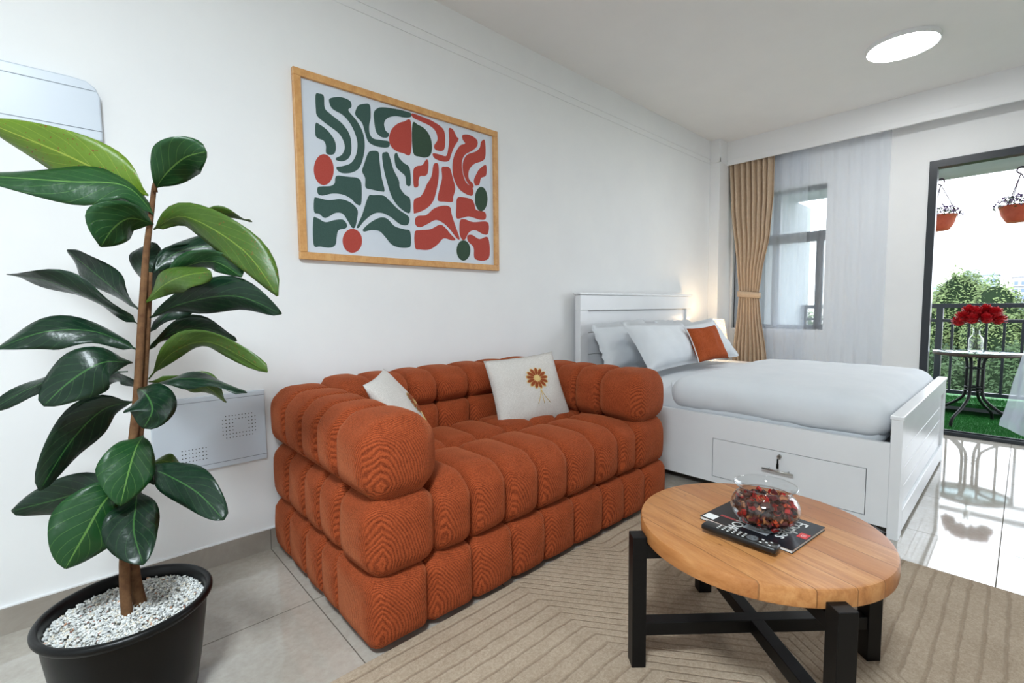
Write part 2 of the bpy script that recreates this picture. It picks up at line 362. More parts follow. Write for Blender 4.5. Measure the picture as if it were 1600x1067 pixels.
def puff(bm, lo, hi, r, bulge=(0, 0, 0), n=9, mi=0, jit=0):
    """A stuffed pad: rounded box whose faces swell outward."""
    lo, hi = Vector(lo), Vector(hi); c = (lo+hi)/2; h = (hi-lo)/2
    r3 = r if isinstance(r, tuple) else (r, r, r); rr = [min(r3[i], h[i]*.98) for i in range(3)]
    cache = {}
    def vert(q):
        k = tuple(round(x, 5) for x in q)
        if k in cache: return cache[k]
        p = Vector((q[0]*h.x, q[1]*h.y, q[2]*h.z))
        core = Vector([max(-(h[i]-rr[i]), min(h[i]-rr[i], p[i])) for i in range(3)])
        d = p - core
        dn = Vector([d[i]/rr[i] for i in range(3)])
        if dn.length > 1e-6:
            dn.normalize(); p = core + Vector([dn[i]*rr[i] for i in range(3)])
        for i in range(3):
            j, k2 = (i+1) % 3, (i+2) % 3
            p[i] += q[i]**3*bulge[i]*(1-q[j]**2)*(1-q[k2]**2)
        if jit: p += Vector((noise.noise((c+p)*7), noise.noise((c+p)*7+Vector((9, 2, 5))), noise.noise((c+p)*7+Vector((4, 7, 1)))))*jit
        v = bm.verts.new(c+p); cache[k] = v; return v
    g = [math.tan((-1+2*i/n)*PI/4) for i in range(n+1)]
    for ax in range(3):
        for s in (-1, 1):
            for i in range(n):
                for j in range(n):
                    qs = []
                    for (a, b) in ((i, j), (i+1, j), (i+1, j+1), (i, j+1)):
                        q = [0, 0, 0]; q[ax] = s; q[(ax+1) % 3] = g[a]; q[(ax+2) % 3] = g[b]; qs.append(vert(q))
                    if s < 0: qs.reverse()
                    f = bm.faces.new(qs); f.smooth = True; f.material_index = mi
def pillow(bm, TL, TR, BR, BL, th, pinch=.06, n=22, mi=0, wr=.006, seed=0, flange=0, ears=.0, ruffle=0):
    """A stuffed cushion between four corners, thickest in the middle, corners drawn to points."""
    TL, TR, BR, BL = map(Vector, (TL, TR, BR, BL))
    nrm = ((TR-TL)+(BR-BL)).cross((BL-TL)+(BR-TR)).normalized()*-1
    cen = (TL+TR+BR+BL)/4
    def P(u, v, side):
        e = 1-pinch*(1-(2*u-1)**2); e2 = 1-pinch*(1-(2*v-1)**2)
        uu = .5+(u-.5)*e2; vv = .5+(v-.5)*e
        p = (TL*(1-uu)+TR*uu)*(1-vv) + (BL*(1-uu)+BR*uu)*vv
        a = max(0, 1-abs(2*u-1)**2.6)*max(0, 1-abs(2*v-1)**2.6)
        t = th*.5*a**.55
        p = p + nrm*side*t
        w = noise.noise(p*9+Vector((seed*3.1, 0, side)))*wr*2*a**.3 + noise.noise(p*24+Vector((seed, 5, side)))*wr*.5*a**.3
        return p + nrm*w
    G = {}
    for side in (1, -1):
        for i in range(n+1):
            for j in range(n+1):
                edge = i in (0, n) or j in (0, n)
                if side == -1 and edge: G[side, i, j] = G[1, i, j]; continue
                G[side, i, j] = bm.verts.new(P(i/n, j/n, side))
        for i in range(n):
            for j in range(n):
                q = [G[side, i, j], G[side, i+1, j], G[side, i+1, j+1], G[side, i, j+1]]
                if side == 1: q.reverse()
                f = bm.faces.new(q); f.smooth = True; f.material_index = mi
    if flange:
        ring = [(i, 0) for i in range(n)] + [(n, j) for j in range(n)] + [(n-i, n) for i in range(n)] + [(0, n-j) for j in range(n)]
        inner = [G[1, i, j] for i, j in ring]; outer = []
        ex, ey = (TR-TL).normalized(), (BL-TL).normalized()
        for k, (i, j) in enumerate(ring):
            d = Vector((0, 0, 0))
            if i == 0: d -= ex
            if i == n: d += ex
            if j == 0: d -= ey
            if j == n: d += ey
            w = math.sin(k*1.15+seed)*ruffle*.6 + noise.noise(Vector((k*.43, seed, 0)))*ruffle*1.3
            outer.append(bm.verts.new(inner[k].co + d.normalized()*flange*(1+.15*noise.noise(Vector((k*.7, seed+3, 1)))) + nrm*w))
        m_ = len(ring)
        for k in range(m_):
            f = bm.faces.new((inner[k], inner[(k+1) % m_], outer[(k+1) % m_], outer[k])); f.smooth = True; f.material_index = mi
    return P, nrm
def poly(bm, pts, mi=0):
    vs = [bm.verts.new(p) for p in pts]
    f = bm.faces.new(vs); f.material_index = mi
    return f
def prism(bm, pts, d, mi=0):
    """solid from an outline pushed along d"""
    d = Vector(d); a = [bm.verts.new(p) for p in pts]; b = [bm.verts.new(Vector(p)+d) for p in pts]
    bm.faces.new(a).material_index = mi; bm.faces.new(list(reversed(b))).material_index = mi
    n = len(a)
    for i in range(n): bm.faces.new((a[i], b[i], b[(i+1) % n], a[(i+1) % n])).material_index = mi
def fix(bm): bmesh.ops.recalc_face_normals(bm, faces=bm.faces[:]); return bm
def text(name, body, size, m, mat4, parent, depth=.0004, align='CENTER', sx=1):
    cu = bpy.data.curves.new(name, 'FONT'); cu.body = body; cu.size = size; cu.align_x = align; cu.align_y = 'CENTER'; cu.extrude = depth
    tmp = bpy.data.objects.new(name+'_tmp', cu); C.objects.link(tmp)
    dg = bpy.context.evaluated_depsgraph_get(); me = bpy.data.meshes.new_from_object(tmp.evaluated_get(dg))
    bpy.data.objects.remove(tmp); bpy.data.curves.remove(cu)
    o = bpy.data.objects.new(name, me); me.materials.clear(); me.materials.append(m); C.objects.link(o)
    me.transform(mat4 @ Matrix.Diagonal((sx, 1, 1, 1)))
    o.parent = parent; return o
B = bmesh.new
# ================================================================== SETTING
bm = B(); box(bm, (XMIN-.15, YMIN-.15, -.12), (XB+.12, W+.15, 0)); struct(obj('floor', bm, M_floor))
bm = B(); box(bm, (XMIN-.15, YMIN-.15, CEIL), (XB+.15, W+.15, CEIL+.15)); struct(obj('ceiling', bm, M_ceil))
bm = B(); box(bm, (XMIN-.15, W+.004, 0), (XB+.15, W+.15, CEIL))
for za, zb in ((0, 2.686), (2.698, 2.736), (2.748, CEIL)): box(bm, (XMIN-.15, W, za), (XB+.15, W+.0045, zb))
struct(obj('wall_left', bm, M_wall))
bm = B(); box(bm, (XMIN-.15, YMIN-.15, 0), (XB+.15, YMIN, CEIL)); struct(obj('wall_right', bm, M_wall))
bm = B(); box(bm, (XMIN-.15, YMIN, 0), (XMIN, W, CEIL)); struct(obj('wall_front', bm, M_wall))
DY0, DY1, DZ = -1.75, .632, 2.38                     # balcony doorway
WY0, WY1, WZ0, WZ1 = 1.395, 2.30, .893, 2.355        # window opening
bm = B(); T = XB+.15
box(bm, (XB, DY1, 0), (T, WY0, CEIL)); box(bm, (XB, WY1, 0), (T, W, CEIL))
box(bm, (XB, WY0, 0), (T, WY1, WZ0)); box(bm, (XB, WY0, WZ1), (T, WY1, CEIL))
box(bm, (XB, DY0, DZ), (T, DY1, CEIL)); box(bm, (XB, YMIN, 0), (T, DY0, CEIL))
struct(obj('wall_back', bm, M_wall))
# corner column, pelmet beam, cornice strips, skirting
bm = B(); box(bm, (5.22, 2.322, 0), (XB, W, CEIL), bev=.003); struct(obj('wall_column', bm, M_wall))
bm = B(); box(bm, (5.395, YMIN, 2.690), (5.415, 2.322, CEIL)); box(bm, (5.390, YMIN, 2.690), (5.396, 2.322, 2.748), bev=.002)
struct(obj('trim_1', bm, M_trim))
bm = B(); box(bm, (5.212, 2.314, 2.70), (XB, 2.322, 2.738)); box(bm, (5.212, 2.314, 2.70), (5.22, W, 2.738)); struct(obj('trim_3', bm, M_trim))
bm = B(); box(bm, (XMIN, W-.012, 0), (5.22, W, .098)); struct(obj('baseboard_left', bm, M_skirt))
bm = B(); box(bm, (XMIN, W-.013, .098), (5.22, W, .103)); struct(obj('trim_4', bm, M_trim))
bm = B(); box(bm, (XB-.012, DY1+.0, 0), (XB, W, .098)); struct(obj('baseboard_back', bm, M_skirt))
# window
wx = XB+.055
win = struct(tag_new('window_1', 'dark framed window behind the white voile curtain', 'window'))
bm = B(); fw = .045
for a, b in (((WY0, WZ0), (WY1, WZ0+fw)), ((WY0, WZ1-fw), (WY1, WZ1)), ((WY0, WZ0), (WY0+.008, WZ1)), ((WY1-fw, WZ0), (WY1, WZ1)), ((WY0, 1.80), (WY1, 1.90)), ((1.424, WZ0), (1.488, 1.80)), ((1.83, WZ0), (1.90, WZ1))):
    box(bm, (wx, a[0], a[1]), (wx+.05, b[0], b[1]))
obj('window_frame', bm, M_alu, win)
bm = B(); box(bm, (wx-.012, 1.86, 1.30), (wx, 1.875, 1.42), bev=.003); box(bm, (wx-.03, 1.862, 1.30), (wx-.012, 1.873, 1.325)); obj('window_handle', bm, M_alu, win)
bm = B(); box(bm, (wx+.022, WY0+.02, WZ0+.03), (wx+.027, WY1-.03, WZ1-.03)); obj('window_glass', bm, M_glass, win)
# balcony door frame
door = struct(tag_new('door_1', 'open balcony doorway with a dark aluminium frame', 'door'))
bm = B(); box(bm, (XB-.008, DY1-.055, 0), (XB+.09, DY1, DZ)); box(bm, (XB-.008, DY0, DZ-.06), (XB+.09, DY1-.055, DZ)); box(bm, (XB-.008, DY0, 0), (XB+.09, DY0+.055, DZ-.06))
obj('door_frame', bm, M_alu, door)
bm = B(); box(bm, (XB-.005, DY0+.055, 0), (XB+.10, DY1-.055, .03)); box(bm, (XB+.03, DY0+.055, .03), (XB+.036, DY1-.055, .042)); obj('door_track', bm, M_alu, door)
# ceiling lights
M_led = emit('led_diffuser', (.97, .985, 1), 20.0)
def ceiling_light(x, y, r, label, strength=None):
    t = tag_new('ceiling_light', label, 'ceiling light', 'round ceiling lights'); t.location = (x, y, CEIL)
    bm = B(); lathe(bm, [(r, 0), (r, -.026), (r-.004, -.03), (r-.008, -.03), (r-.008, -.02)], seg=64); obj('rim', bm, M_trim, t)
    bm = B(); lathe(bm, [(r-.008, -.024), (r-.02, -.032), (0, -.034)], seg=64); obj('diffuser', fix(bm), strength or M_led, t)
    return t
ceiling_light(4.306, .667, .205, 'round white flush ceiling light glowing above the foot of the bed')
M_led2 = emit('led_diffuser_cool', (.84, .94, 1), 62.0)
ceiling_light(-.5, -.05, .30, 'large round ceiling light over the near end of the room, out of the picture', M_led2)
# ================================================================== WALL THINGS
t = tag_new('breaker_switch_panel', 'white plastic breaker box cover high on the wall behind the plant top', 'electrical panel')
def xz(pts, y): return [(x, y, z) for x, z in pts]
rp = [(-.42, 1.79), (.108, 1.79), (.112, 1.80), (.112, 1.955), (.10, 1.985), (.075, 2.004), (.03, 2.008), (-.42, 2.008)]
bm = B(); prism(bm, xz(rp, W-.030), (0, .029, 0)); fix(bm); o = obj('cover', bm, M_plastic, t)
md = o.modifiers.new('soft', 'BEVEL'); md.width = .006; md.segments = 3
bm = B(); box(bm, (-.42, W-.0309, 1.970), (.10, W-.0302, 1.9725)); obj('seam', bm, M_seam, t); bm = B(); box(bm, (-.42, W-.0309, 1.826), (.111, W-.0302, 1.8285)); obj('seam', bm, M_seam, t)
t = tag_new('media_panel', 'flat pale grey perforated panel low on the wall between plant and sofa', 'electrical panel')
bm = B(); box(bm, (.20, W-.014, .447), (.632, W-.001, .775), bev=.003); obj('cover', bm, M_plastic, t)
bm = B(); box(bm, (.20, W-.0146, .752), (.632, W-.0141, .7545)); obj('seam', bm, M_seam, t); bm = B(); box(bm, (.20, W-.0146, .470), (.632, W-.0141, .4725)); obj('seam', bm, M_seam, t)
holes = [(.455+i*.0132, .575+j*.0165) for i in range(11) for j in range(7) if not (3 < i < 8 and 2 <= j <= 4) and not ((i in (0, 10)) and j in (0, 6))]
for hs in (holes, [(.30+i*.0125, .50+j*.0165) for i in range(8) for j in range(4)]):
    bm = B()
    for x, z in hs: bm.faces.new([bm.verts.new((x+.0024*math.cos(a*PI/4), W-.0147, z+.0024*math.sin(a*PI/4))) for a in range(8)])
    obj('vent', fix(bm), M_hole, t)
# picture
pic = tag_new('framed_picture', 'wooden framed print of green and red cut-out shapes on the long white wall', 'picture')
yp = W-.028
cor = [on_y(u, v, yp) for u, v in ((460.7, 105.9), (778.6, 203.1), (779.6, 421.3), (466.4, 405.4))]
x0 = (cor[0].x+cor[3].x)/2; x1 = (cor[1].x+cor[2].x)/2; z1 = (cor[0].z+cor[1].z)/2; z0 = (cor[2].z+cor[3].z)/2
fwid = .036
for a, b in (((x0, z1-fwid), (x1, z1)), ((x0, z0), (x1, z0+fwid))):
    bm = B(); box(bm, (a[0], yp, a[1]), (b[0], W-.001, b[1]), bev=.003); obj('frame_rail', bm, M_framewood, pic)
for a in (x0, x1-fwid):
    bm = B(); box(bm, (a, yp, z0+fwid), (a+fwid, W-.001, z1-fwid), bev=.003); obj('frame_stile', bm, M_framewood, pic)
ART = {1: ["167,180 185,175 207,187 212,245 240,275 300,325 335,380 343,450 330,490 300,507 270,502 268,490 295,475 310,440 300,400 275,365 215,320 175,285 168,250",
"233,215 240,197 290,192 335,210 343,240 328,258 370,310 400,370 408,430 400,490 380,540 345,562 300,565 275,552 270,535 300,530 340,515 365,475 372,420 360,370 335,320 300,280 250,250",
"167,322 185,325 225,355 258,400 267,440 258,470 235,475 218,465 217,430 205,405 168,385",
"362,262 375,235 400,226 432,230 437,290 430,330 432,370 450,395 490,403 526,410 527,435 500,440 455,430 425,410 410,370 395,320 365,285",
"452,270 470,247 500,242 560,250 610,262 635,272 632,290 600,292 560,285 520,295 503,320 510,355 527,372 518,390 490,388 465,365 455,320",
"425,465 450,455 475,462 480,500 490,580 505,648 490,655 440,645 412,635 410,590 395,555 405,520",
"493,475 505,463 522,465 535,500 550,550 575,600 580,635 605,670 630,690 631,755 610,757 570,725 540,680 520,620 500,540",
"553,480 565,465 577,490 600,515 628,540 633,622 612,622 606,580 580,555 560,530",
"263,590 275,577 330,583 375,590 392,620 390,716 365,715 340,690 300,670 250,665 200,675 178,665 177,635 200,630 240,628 260,615",
"160,690 175,685 230,697 290,692 340,710 372,745 370,790 360,830 345,832 325,800 300,765 265,760 215,785 185,765 160,755",
"155,790 175,785 215,805 260,795 300,793 320,815 315,835 280,845 270,880 265,915 240,930 190,925 157,915",
"425,680 450,673 500,675 530,700 570,740 620,775 627,800 615,820 580,815 535,780 490,760 450,765 405,800 378,833 370,825 395,770",
"400,840 425,815 455,795 490,782 520,790 555,825 600,840 630,850 634,915 620,930 580,930 540,915 510,880 480,850 440,845 405,852"],
2: ["640,272 680,285 740,310 790,345 802,385 800,440 785,457 755,450 748,430 765,400 755,360 730,335 690,315 645,293",
"820,347 840,350 858,385 868,400 845,440 830,480 820,505 790,508 755,495 742,480 745,467 780,475 808,480 818,440 822,400",
"888,378 920,377 957,400 960,430 935,455 900,475 885,510 888,560 905,610 938,640 935,675 900,665 865,635 842,580 838,520 850,470 875,430 900,420 888,400",
"978,412 997,405 1000,480 985,505 945,520 920,550 918,590 940,620 938,638 910,610 890,560 890,510 910,475 950,460 972,440",
"970,545 1002,525 1003,575 978,590 970,620 950,625 943,600 955,570",
"648,545 665,530 690,525 710,498 720,510 718,560 705,578 680,580 672,600 670,630 650,632 646,590",
"745,525 760,515 770,530 770,590 755,670 735,715 700,745 655,762 648,755 650,695 680,680 700,650 712,620 735,580",
"785,540 800,533 825,540 840,590 852,640 842,680 838,706 800,705 766,697 775,640 787,590",
"860,690 880,682 930,692 945,715 955,745 998,757 1000,790 970,793 920,778 885,785 858,785 857,730",
"655,790 670,775 710,770 745,740 785,725 825,730 835,770 855,830 873,885 860,885 825,840 790,808 755,795 715,815 680,830 658,820",
"653,855 680,845 730,840 775,818 800,830 830,865 853,890 835,895 795,885 765,915 725,940 680,940 655,930",
"875,800 895,790 940,805 1010,805 1013,860 990,865 950,845 920,855 900,890 885,890 873,860",
"912,872 935,868 970,888 1013,882 1016,983 950,987 942,930 915,900",
"634,312 600,312 565,325 537,355 527,395 535,430 560,455 595,467 634,467"],
3: ["642,323 670,328 705,350 730,390 738,440 730,475 710,488 680,485 645,462"]}
def ell(cx, cy, rx, ry): return [(cx+rx*math.cos(2*PI*k/12), cy+ry*math.sin(2*PI*k/12)) for k in range(12)]
shapes = [(k, [tuple(map(float, p.split(','))) for p in s.split()]) for k, ss in ART.items() for s in ss]
shapes += [(2, ell(207, 548, 49, 76)), (2, ell(347, 897, 48, 59)), (3, ell(979, 692, 31, 60)), (3, ell(892, 944, 34, 50))]
ys = W-.012
bm = B(); box(bm, (x0+fwid*.8, ys, z0+fwid*.8), (x1-fwid*.8, W-.004, z1-fwid*.8))
for k, pts in shapes:
    P3 = [on_y(440+u/3.139, 90+v/3.139, ys-.0008) for u, v in catmull(pts, 5)]
    vs2, _, fs2, *_ = delaunay_2d_cdt([Vector((p.x, p.z)) for p in P3], [], [list(range(len(P3)))], 1, 1e-6)
    vv = [bm.verts.new((p.x, ys-.0008, p.y)) for p in vs2]
    for q in fs2: bm.faces.new([vv[i] for i in q]).material_index = k
for f in bm.faces:
    f.normal_update()
    if f.material_index and f.normal.y > 0: f.normal_flip()
obj('print', bm, [M_print, M_inkgreen, M_inkred, M_inkdark], pic)
# ================================================================== RUG
bm = B(); box(bm, (-1.1, -1.55, .0), (2.655, 1.392, .012), bev=.004); tag(obj('area_rug', bm, M_rug), 'beige rug with carved chevron lines under the coffee table', 'rug')
# ================================================================== SOFA
sofa = tag_new('sofa', 'rust corduroy two-seat sofa of stacked puffy channels against the long wall', 'sofa')
SX0, SX1, SY0, SY1 = .66, 2.485, 1.40, 2.395
AY = [1.395, 1.655, 1.82, 1.99, 2.19, 2.40]
def arm_tier(bm, x0, x1, z0, z1, r, bx):
    for a, b in zip(AY, AY[1:]):
        first = a == AY[0]
        puff(bm, (x0, a-.008, z0), (x1, b+.008, z1), (r, .06 if first else .034, r), (bx, .012 if first else 0, .014), 10, jit=.004)
BXs = [.655, .868, 1.07, 1.276, 1.468, 1.673, 1.886, 2.07, 2.266, 2.485]
bm = B()
for a, b in zip(BXs, BXs[1:]): puff(bm, (a-.007, 1.385, .012), (b+.007, 1.70, .258), (.036, .05, .04), (.004, .020, .004), 10, jit=.004)
for xa, xb in ((.65, .90), (2.25, 2.49)):
    for a, b in list(zip(AY, AY[1:]))[1:]: puff(bm, (xa, a-.008, .012), (xb, b+.008, .258), (.05, .034, .04), (.016, 0, .004), 9, jit=.004)
box(bm, (.80, 1.60, .03), (2.35, 2.36, .24))
obj('base', bm, M_cord, sofa)
for nm, xa, xb, sgn in (('arm', .655, .917, -1), ('arm', 2.178, 2.492, 1)):
    bm = B(); arm_tier(bm, xa, xb, .247, .517, .065, .018); a0 = obj(nm, bm, M_cord, sofa)
    bm = B(); arm_tier(bm, xa-.004, xb+.006, .503, .782, .09, .016); obj('arm_roll', bm, M_cord, a0)
SXs = [.905, 1.073, 1.25, 1.436, 1.627, 1.834, 2.024, 2.19]
bm = B()
for a, b in zip(SXs, SXs[1:]):
    puff(bm, (a-.008, 1.392, .238), (b+.008, 1.80, .522), (.038, .10, .085), (.0, .018, .02), 11, jit=.004)
    puff(bm, (a-.008, 1.78, .30), (b+.008, 2.13, .518), (.036, .05, .07), (.0, .0, .02), 9, jit=.004)
obj('seat_cushion', bm, M_cord, sofa)
BKs = [.87, 1.04, 1.225, 1.394, 1.604, 1.81, 2.01, 2.225]
bm = B()
for a, b in zip(BKs, BKs[1:]):
    puff(bm, (a-.008, 2.085, .40), (b+.008, 2.395, .652), (.036, .06, .05), (.0, .018, 0), 9, jit=.004)
    puff(bm, (a-.008, 2.09, .635), (b+.008, 2.40, .815), (.038, .085, .075), (.0, .016, .012), 9, jit=.004)
obj('backrest', bm, M_cord, sofa)
# sofa cushions
def flower(cu, P, nrm, cu_, cv_, rad, parent, asp=1.0):
    """embroidered daisy laid on the cushion's own surface"""
    def S(u, v, lift): return P(u, v, 1) + nrm*lift
    bm = B()
    for k in range(13):
        a = 2*PI*k/13
        for mi, (r0, r1, w, lift) in enumerate(((.30, 1.0, .17, .0035), (.12, 1.08, .24, .002))):
            ring = []
            for i in range(14):
                tt = 2*PI*i/14; rr = (r0+r1)/2 + (r1-r0)/2*math.cos(tt); ww = w*math.sin(tt)*(.55+.45*(rr/r1))
                x, y = rr*math.cos(a)-ww*math.sin(a), rr*math.sin(a)+ww*math.cos(a)
                ring.append(S(cu_+x*rad, cv_+y*rad*asp, lift))
            f = poly(bm, ring, mi)
            f.normal_update()
            if f.normal.dot(nrm) < 0: f.normal_flip()
    ring = [S(cu_+.2*rad*math.cos(2*PI*i/12), cv_+.2*rad*asp*math.sin(2*PI*i/12), .0045) for i in range(12)]
    f = poly(bm, ring, 1); f.normal_update()
    if f.normal.dot(nrm) < 0: f.normal_flip()
    # gold stalk and leaf tails under the flower
    for s in (-1, 0, 1):
        pts = [S(cu_ + s*rad*.55*(k/6)**1.4, cv_ + rad*asp*(1.0+k*.24), .0035) for k in range(7)]
        tube(bm, pts, .0016, 6, mi=1)
    return obj('embroidery', bm, [M_embred, M_embgold], parent)
bm = B(); P_, n_ = pillow(bm, (1.685, 2.075, .848), (2.105, 1.935, .882), (2.172, 1.825, .478), (1.665, 1.92, .482), .12, .05, wr=.004, seed=1)
c1 = tag(obj('cushion', bm, M_cushion), 'cream cushion with a rust daisy sitting upright in the middle of the sofa back', 'cushion')
flower(c1, P_, n_, .60, .36, .155, c1)
bm = B(); P_, n_ = pillow(bm, (.83, 1.79, .845), (1.075, 2.085, .862), (1.29, 2.02, .525), (1.05, 1.72, .52), .11, .05, wr=.004, seed=4)
c2 = tag(obj('cushion', bm, M_cushion), 'cream daisy cushion half hidden behind the near sofa arm', 'cushion')
flower(c2, P_, n_, .66, .52, .15, c2)
# ================================================================== BED
bed = tag_new('bed', 'white wooden bed with panelled footboard and a drawer in its side', 'bed')
bx0, bx1 = 2.865, 4.65
hb = B(); hy = 2.335
box(hb, (bx0, hy, 1.12), (bx1, hy+.05, 1.243), bev=.004); box(hb, (bx0, hy, .0), (bx0+.10, hy+.05, 1.12), bev=.004); box(hb, (bx1-.10, hy, 0), (bx1, hy+.05, 1.12), bev=.004)
for k in range(5): box(hb, (bx0+.10, hy+.02, .25+k*.174), (bx1-.10, hy+.035, .25+(k+1)*.174-.004), bev=.002)
box(hb, (bx0-.012, hy-.008, 1.243), (bx1+.012, hy+.056, 1.262), bev=.004)
obj('headboard', hb, M_whitewood, bed)
fb = B(); fy0, fy1 = .373, .418
box(fb, (bx0, fy0, 0), (bx0+.10, fy1, .592), bev=.003); box(fb, (bx1-.10, fy0, 0), (bx1, fy1, .592), bev=.003)
box(fb, (bx0+.10, fy0, .51), (bx1-.10, fy1, .592), bev=.003); box(fb, (bx0+.10, fy0, .02), (bx1-.10, fy1, .125), bev=.003)
for k in range(4): box(fb, (bx0+.10, fy0+.014, .125+k*.0965), (bx1-.10, fy1-.008, .125+(k+1)*.0965-.004), bev=.003)
box(fb, (bx0-.002, fy0-.004, .592), (bx1+.002, fy1+.004, .612), bev=.003)
obj('footboard', fb, M_whitewood, bed)
for xa in (bx0, bx1-.03):
    sr = B(); ya, yb, za, zb = .418, 2.335, .053, .473
    if xa == bx0:
        d0, d1, e0, e1 = .505, 1.285, .088, .330
        box(sr, (xa, ya, za), (xa+.03, d0, zb)); box(sr, (xa, d1, za), (xa+.03, yb, zb)); box(sr, (xa, d0, e1), (xa+.03, d1, zb)); box(sr, (xa, d0, za), (xa+.03, d1, e0))
    else: box(sr, (xa, ya, za), (xa+.03, yb, zb))
    obj('side_rail', sr, M_whitewood, bed)
dr = B(); box(dr, (bx0+.001, .5085, .0915), (bx0+.025, 1.2815, .3265), bev=.0015); box(dr, (bx0+.025, .54, .10), (bx0+.6, 1.25, .28)); dro = obj('drawer', dr, M_whitewood, bed)
h = B(); tube(h, [(bx0-.028, .825, .2185), (bx0-.028, .985, .2205)], .0055, 12)
for y in (.855, .955): tube(h, [(bx0+.002, y, .2195), (bx0-.028, y, .2195)], .0045, 10)
obj('handle', h, M_steel, dro)['label'] = 'steel bar handle'
h = B(); tube(h, [(bx0+.002, .903, .300), (bx0-.012, .903, .300)], .011, 18); box(h, (bx0-.03, .9015, .292), (bx0-.012, .9045, .308)); obj('lock', h, M_steel, dro)
h = B(); lathe(h, [(.012, 0), (.012, .004), (.005, .004)], seg=18)
h.free()
h = B(); box(h, (bx0-.032, .899, .252), (bx0-.029, .907, .292)); obox(h, (bx0-.0305, .903, .25), (1, 0, 0), (0, 1, 0), (0, 0, 1), .002, .006, .014, bev=.001); obj('key', h, M_black, dro)
pl = B(); box(pl, (bx0+.03, .42, .36), (bx1-.03, 2.33, .40)); obj('slat_base', pl, M_whitewood, bed)
# mattress and covers
def soft_slab(bm, lo, hi, r, crown, nx=40, ny=40, wr=.006, seed=0, drop=None):
    lo, hi = Vector(lo), Vector(hi); g = {}
    def z_at(x, y):
        ex = min(x-lo.x, hi.x-x); ey = min(y-lo.y, hi.y-y); e = min(ex, ey)
        u, v = (x-lo.x)/(hi.x-lo.x)*2-1, (y-lo.y)/(hi.y-lo.y)*2-1
        return crown*(1-u*u)*(1-v*v)
    puff(bm, lo, hi, r, (0.004, .004, crown), max(nx, ny), jit=0)
    for v in bm.verts:
        p = v.co
        n1 = noise.noise(Vector((p.x*3.2, p.y*3.2, p.z*6+seed)))*wr + noise.noise(Vector((p.x*11, p.y*11, p.z*11+seed)))*wr*.45
        side = 1 if p.z < hi.z-.03 else .35
        # long soft creases hanging down the sides
        s = (p.y if abs(p.x-lo.x) < .12 or abs(p.x-hi.x) < .12 else p.x)
        n2 = math.sin(s*38+4*noise.noise(Vector((s*3, seed, 0))))*.0022*side
        p.x += n1*side + n2; p.y += n1*side*.5; p.z += n1*.6
bm = B(); soft_slab(bm, (2.93, .46, .402), (4.585, 2.325, .612), .075, .03, 30, 30, .003, 1)
mt = tag(obj('mattress', bm, M_linen), 'white sheeted mattress showing at the head of the bed under the pillows', 'mattress')
bm = B(); soft_slab(bm, (2.897, .424, .452), (4.617, 1.63, .672), .115, .03, 48, 48, .0075, 7)
for v in bm.verts:
    if v.co.z < .60 and 2.945 < v.co.x < 4.57 and .475 < v.co.y: v.co.z = .626 + .006*v.co.y
dv = tag(obj('duvet', bm, M_linen), 'smooth white duvet spread over the bed, tucked behind the footboard', 'duvet')
# pillows
def bed_pillow(name, label, cor, th, fl, ruf, seed, m=M_linen, pinch=.05, cat='pillow', group=None):
    bm = B(); P, n = pillow(bm, *cor, th, pinch, 24, 0, .012, seed, fl, 0, ruf)
    o = obj(name, bm, m); sd = o.modifiers.new('thick', 'SOLIDIFY'); sd.thickness = .002
    return tag(o, label, cat), P, n
bed_pillow('pillow', 'white ruffled pillow against the headboard at the near side of the bed', ((2.93, 2.25, .985), (3.66, 2.27, 1.01), (3.62, 2.13, .68), (2.91, 2.10, .68)), .15, .035, .014, 2)
bed_pillow('pillow', 'white ruffled pillow behind the rust velvet cushion, against the headboard', ((3.86, 2.26, .995), (4.52, 2.27, .98), (4.56, 2.13, .68), (3.82, 2.12, .68)), .15, .035, .014, 3)
bed_pillow('pillow', 'large plain white pillow in front, left of the rust velvet cushion', ((3.02, 2.03, 1.01), (3.75, 1.96, .985), (3.72, 1.80, .715), (3.00, 1.80, .70)), .17, .03, .002, 5)
bed_pillow('pillow', 'plain white pillow that the rust velvet cushion leans on', ((3.84, 2.03, .97), (4.36, 1.98, 1.01), (4.50, 1.81, .70), (3.80, 1.83, .705)), .15, .03, .002, 6)
o, P, n = bed_pillow('cushion', 'small rust velvet cushion with white piping leaning on the bed pillows', ((3.62, 1.86, .965), (3.985, 1.79, .985), (3.99, 1.665, .712), (3.565, 1.72, .705)), .11, 0, 0, 8, M_rustvelvet, .07, 'cushion')
bm = B(); N_ = 22
edge = [(0, k/N_) for k in range(N_+1)]
tube(bm, [P(u, v, 1)+Vector((-.001, -.002, 0)) for u, v in edge] , .004, 6); obj('piping', bm, M_paper, o)['label'] = 'white piping'
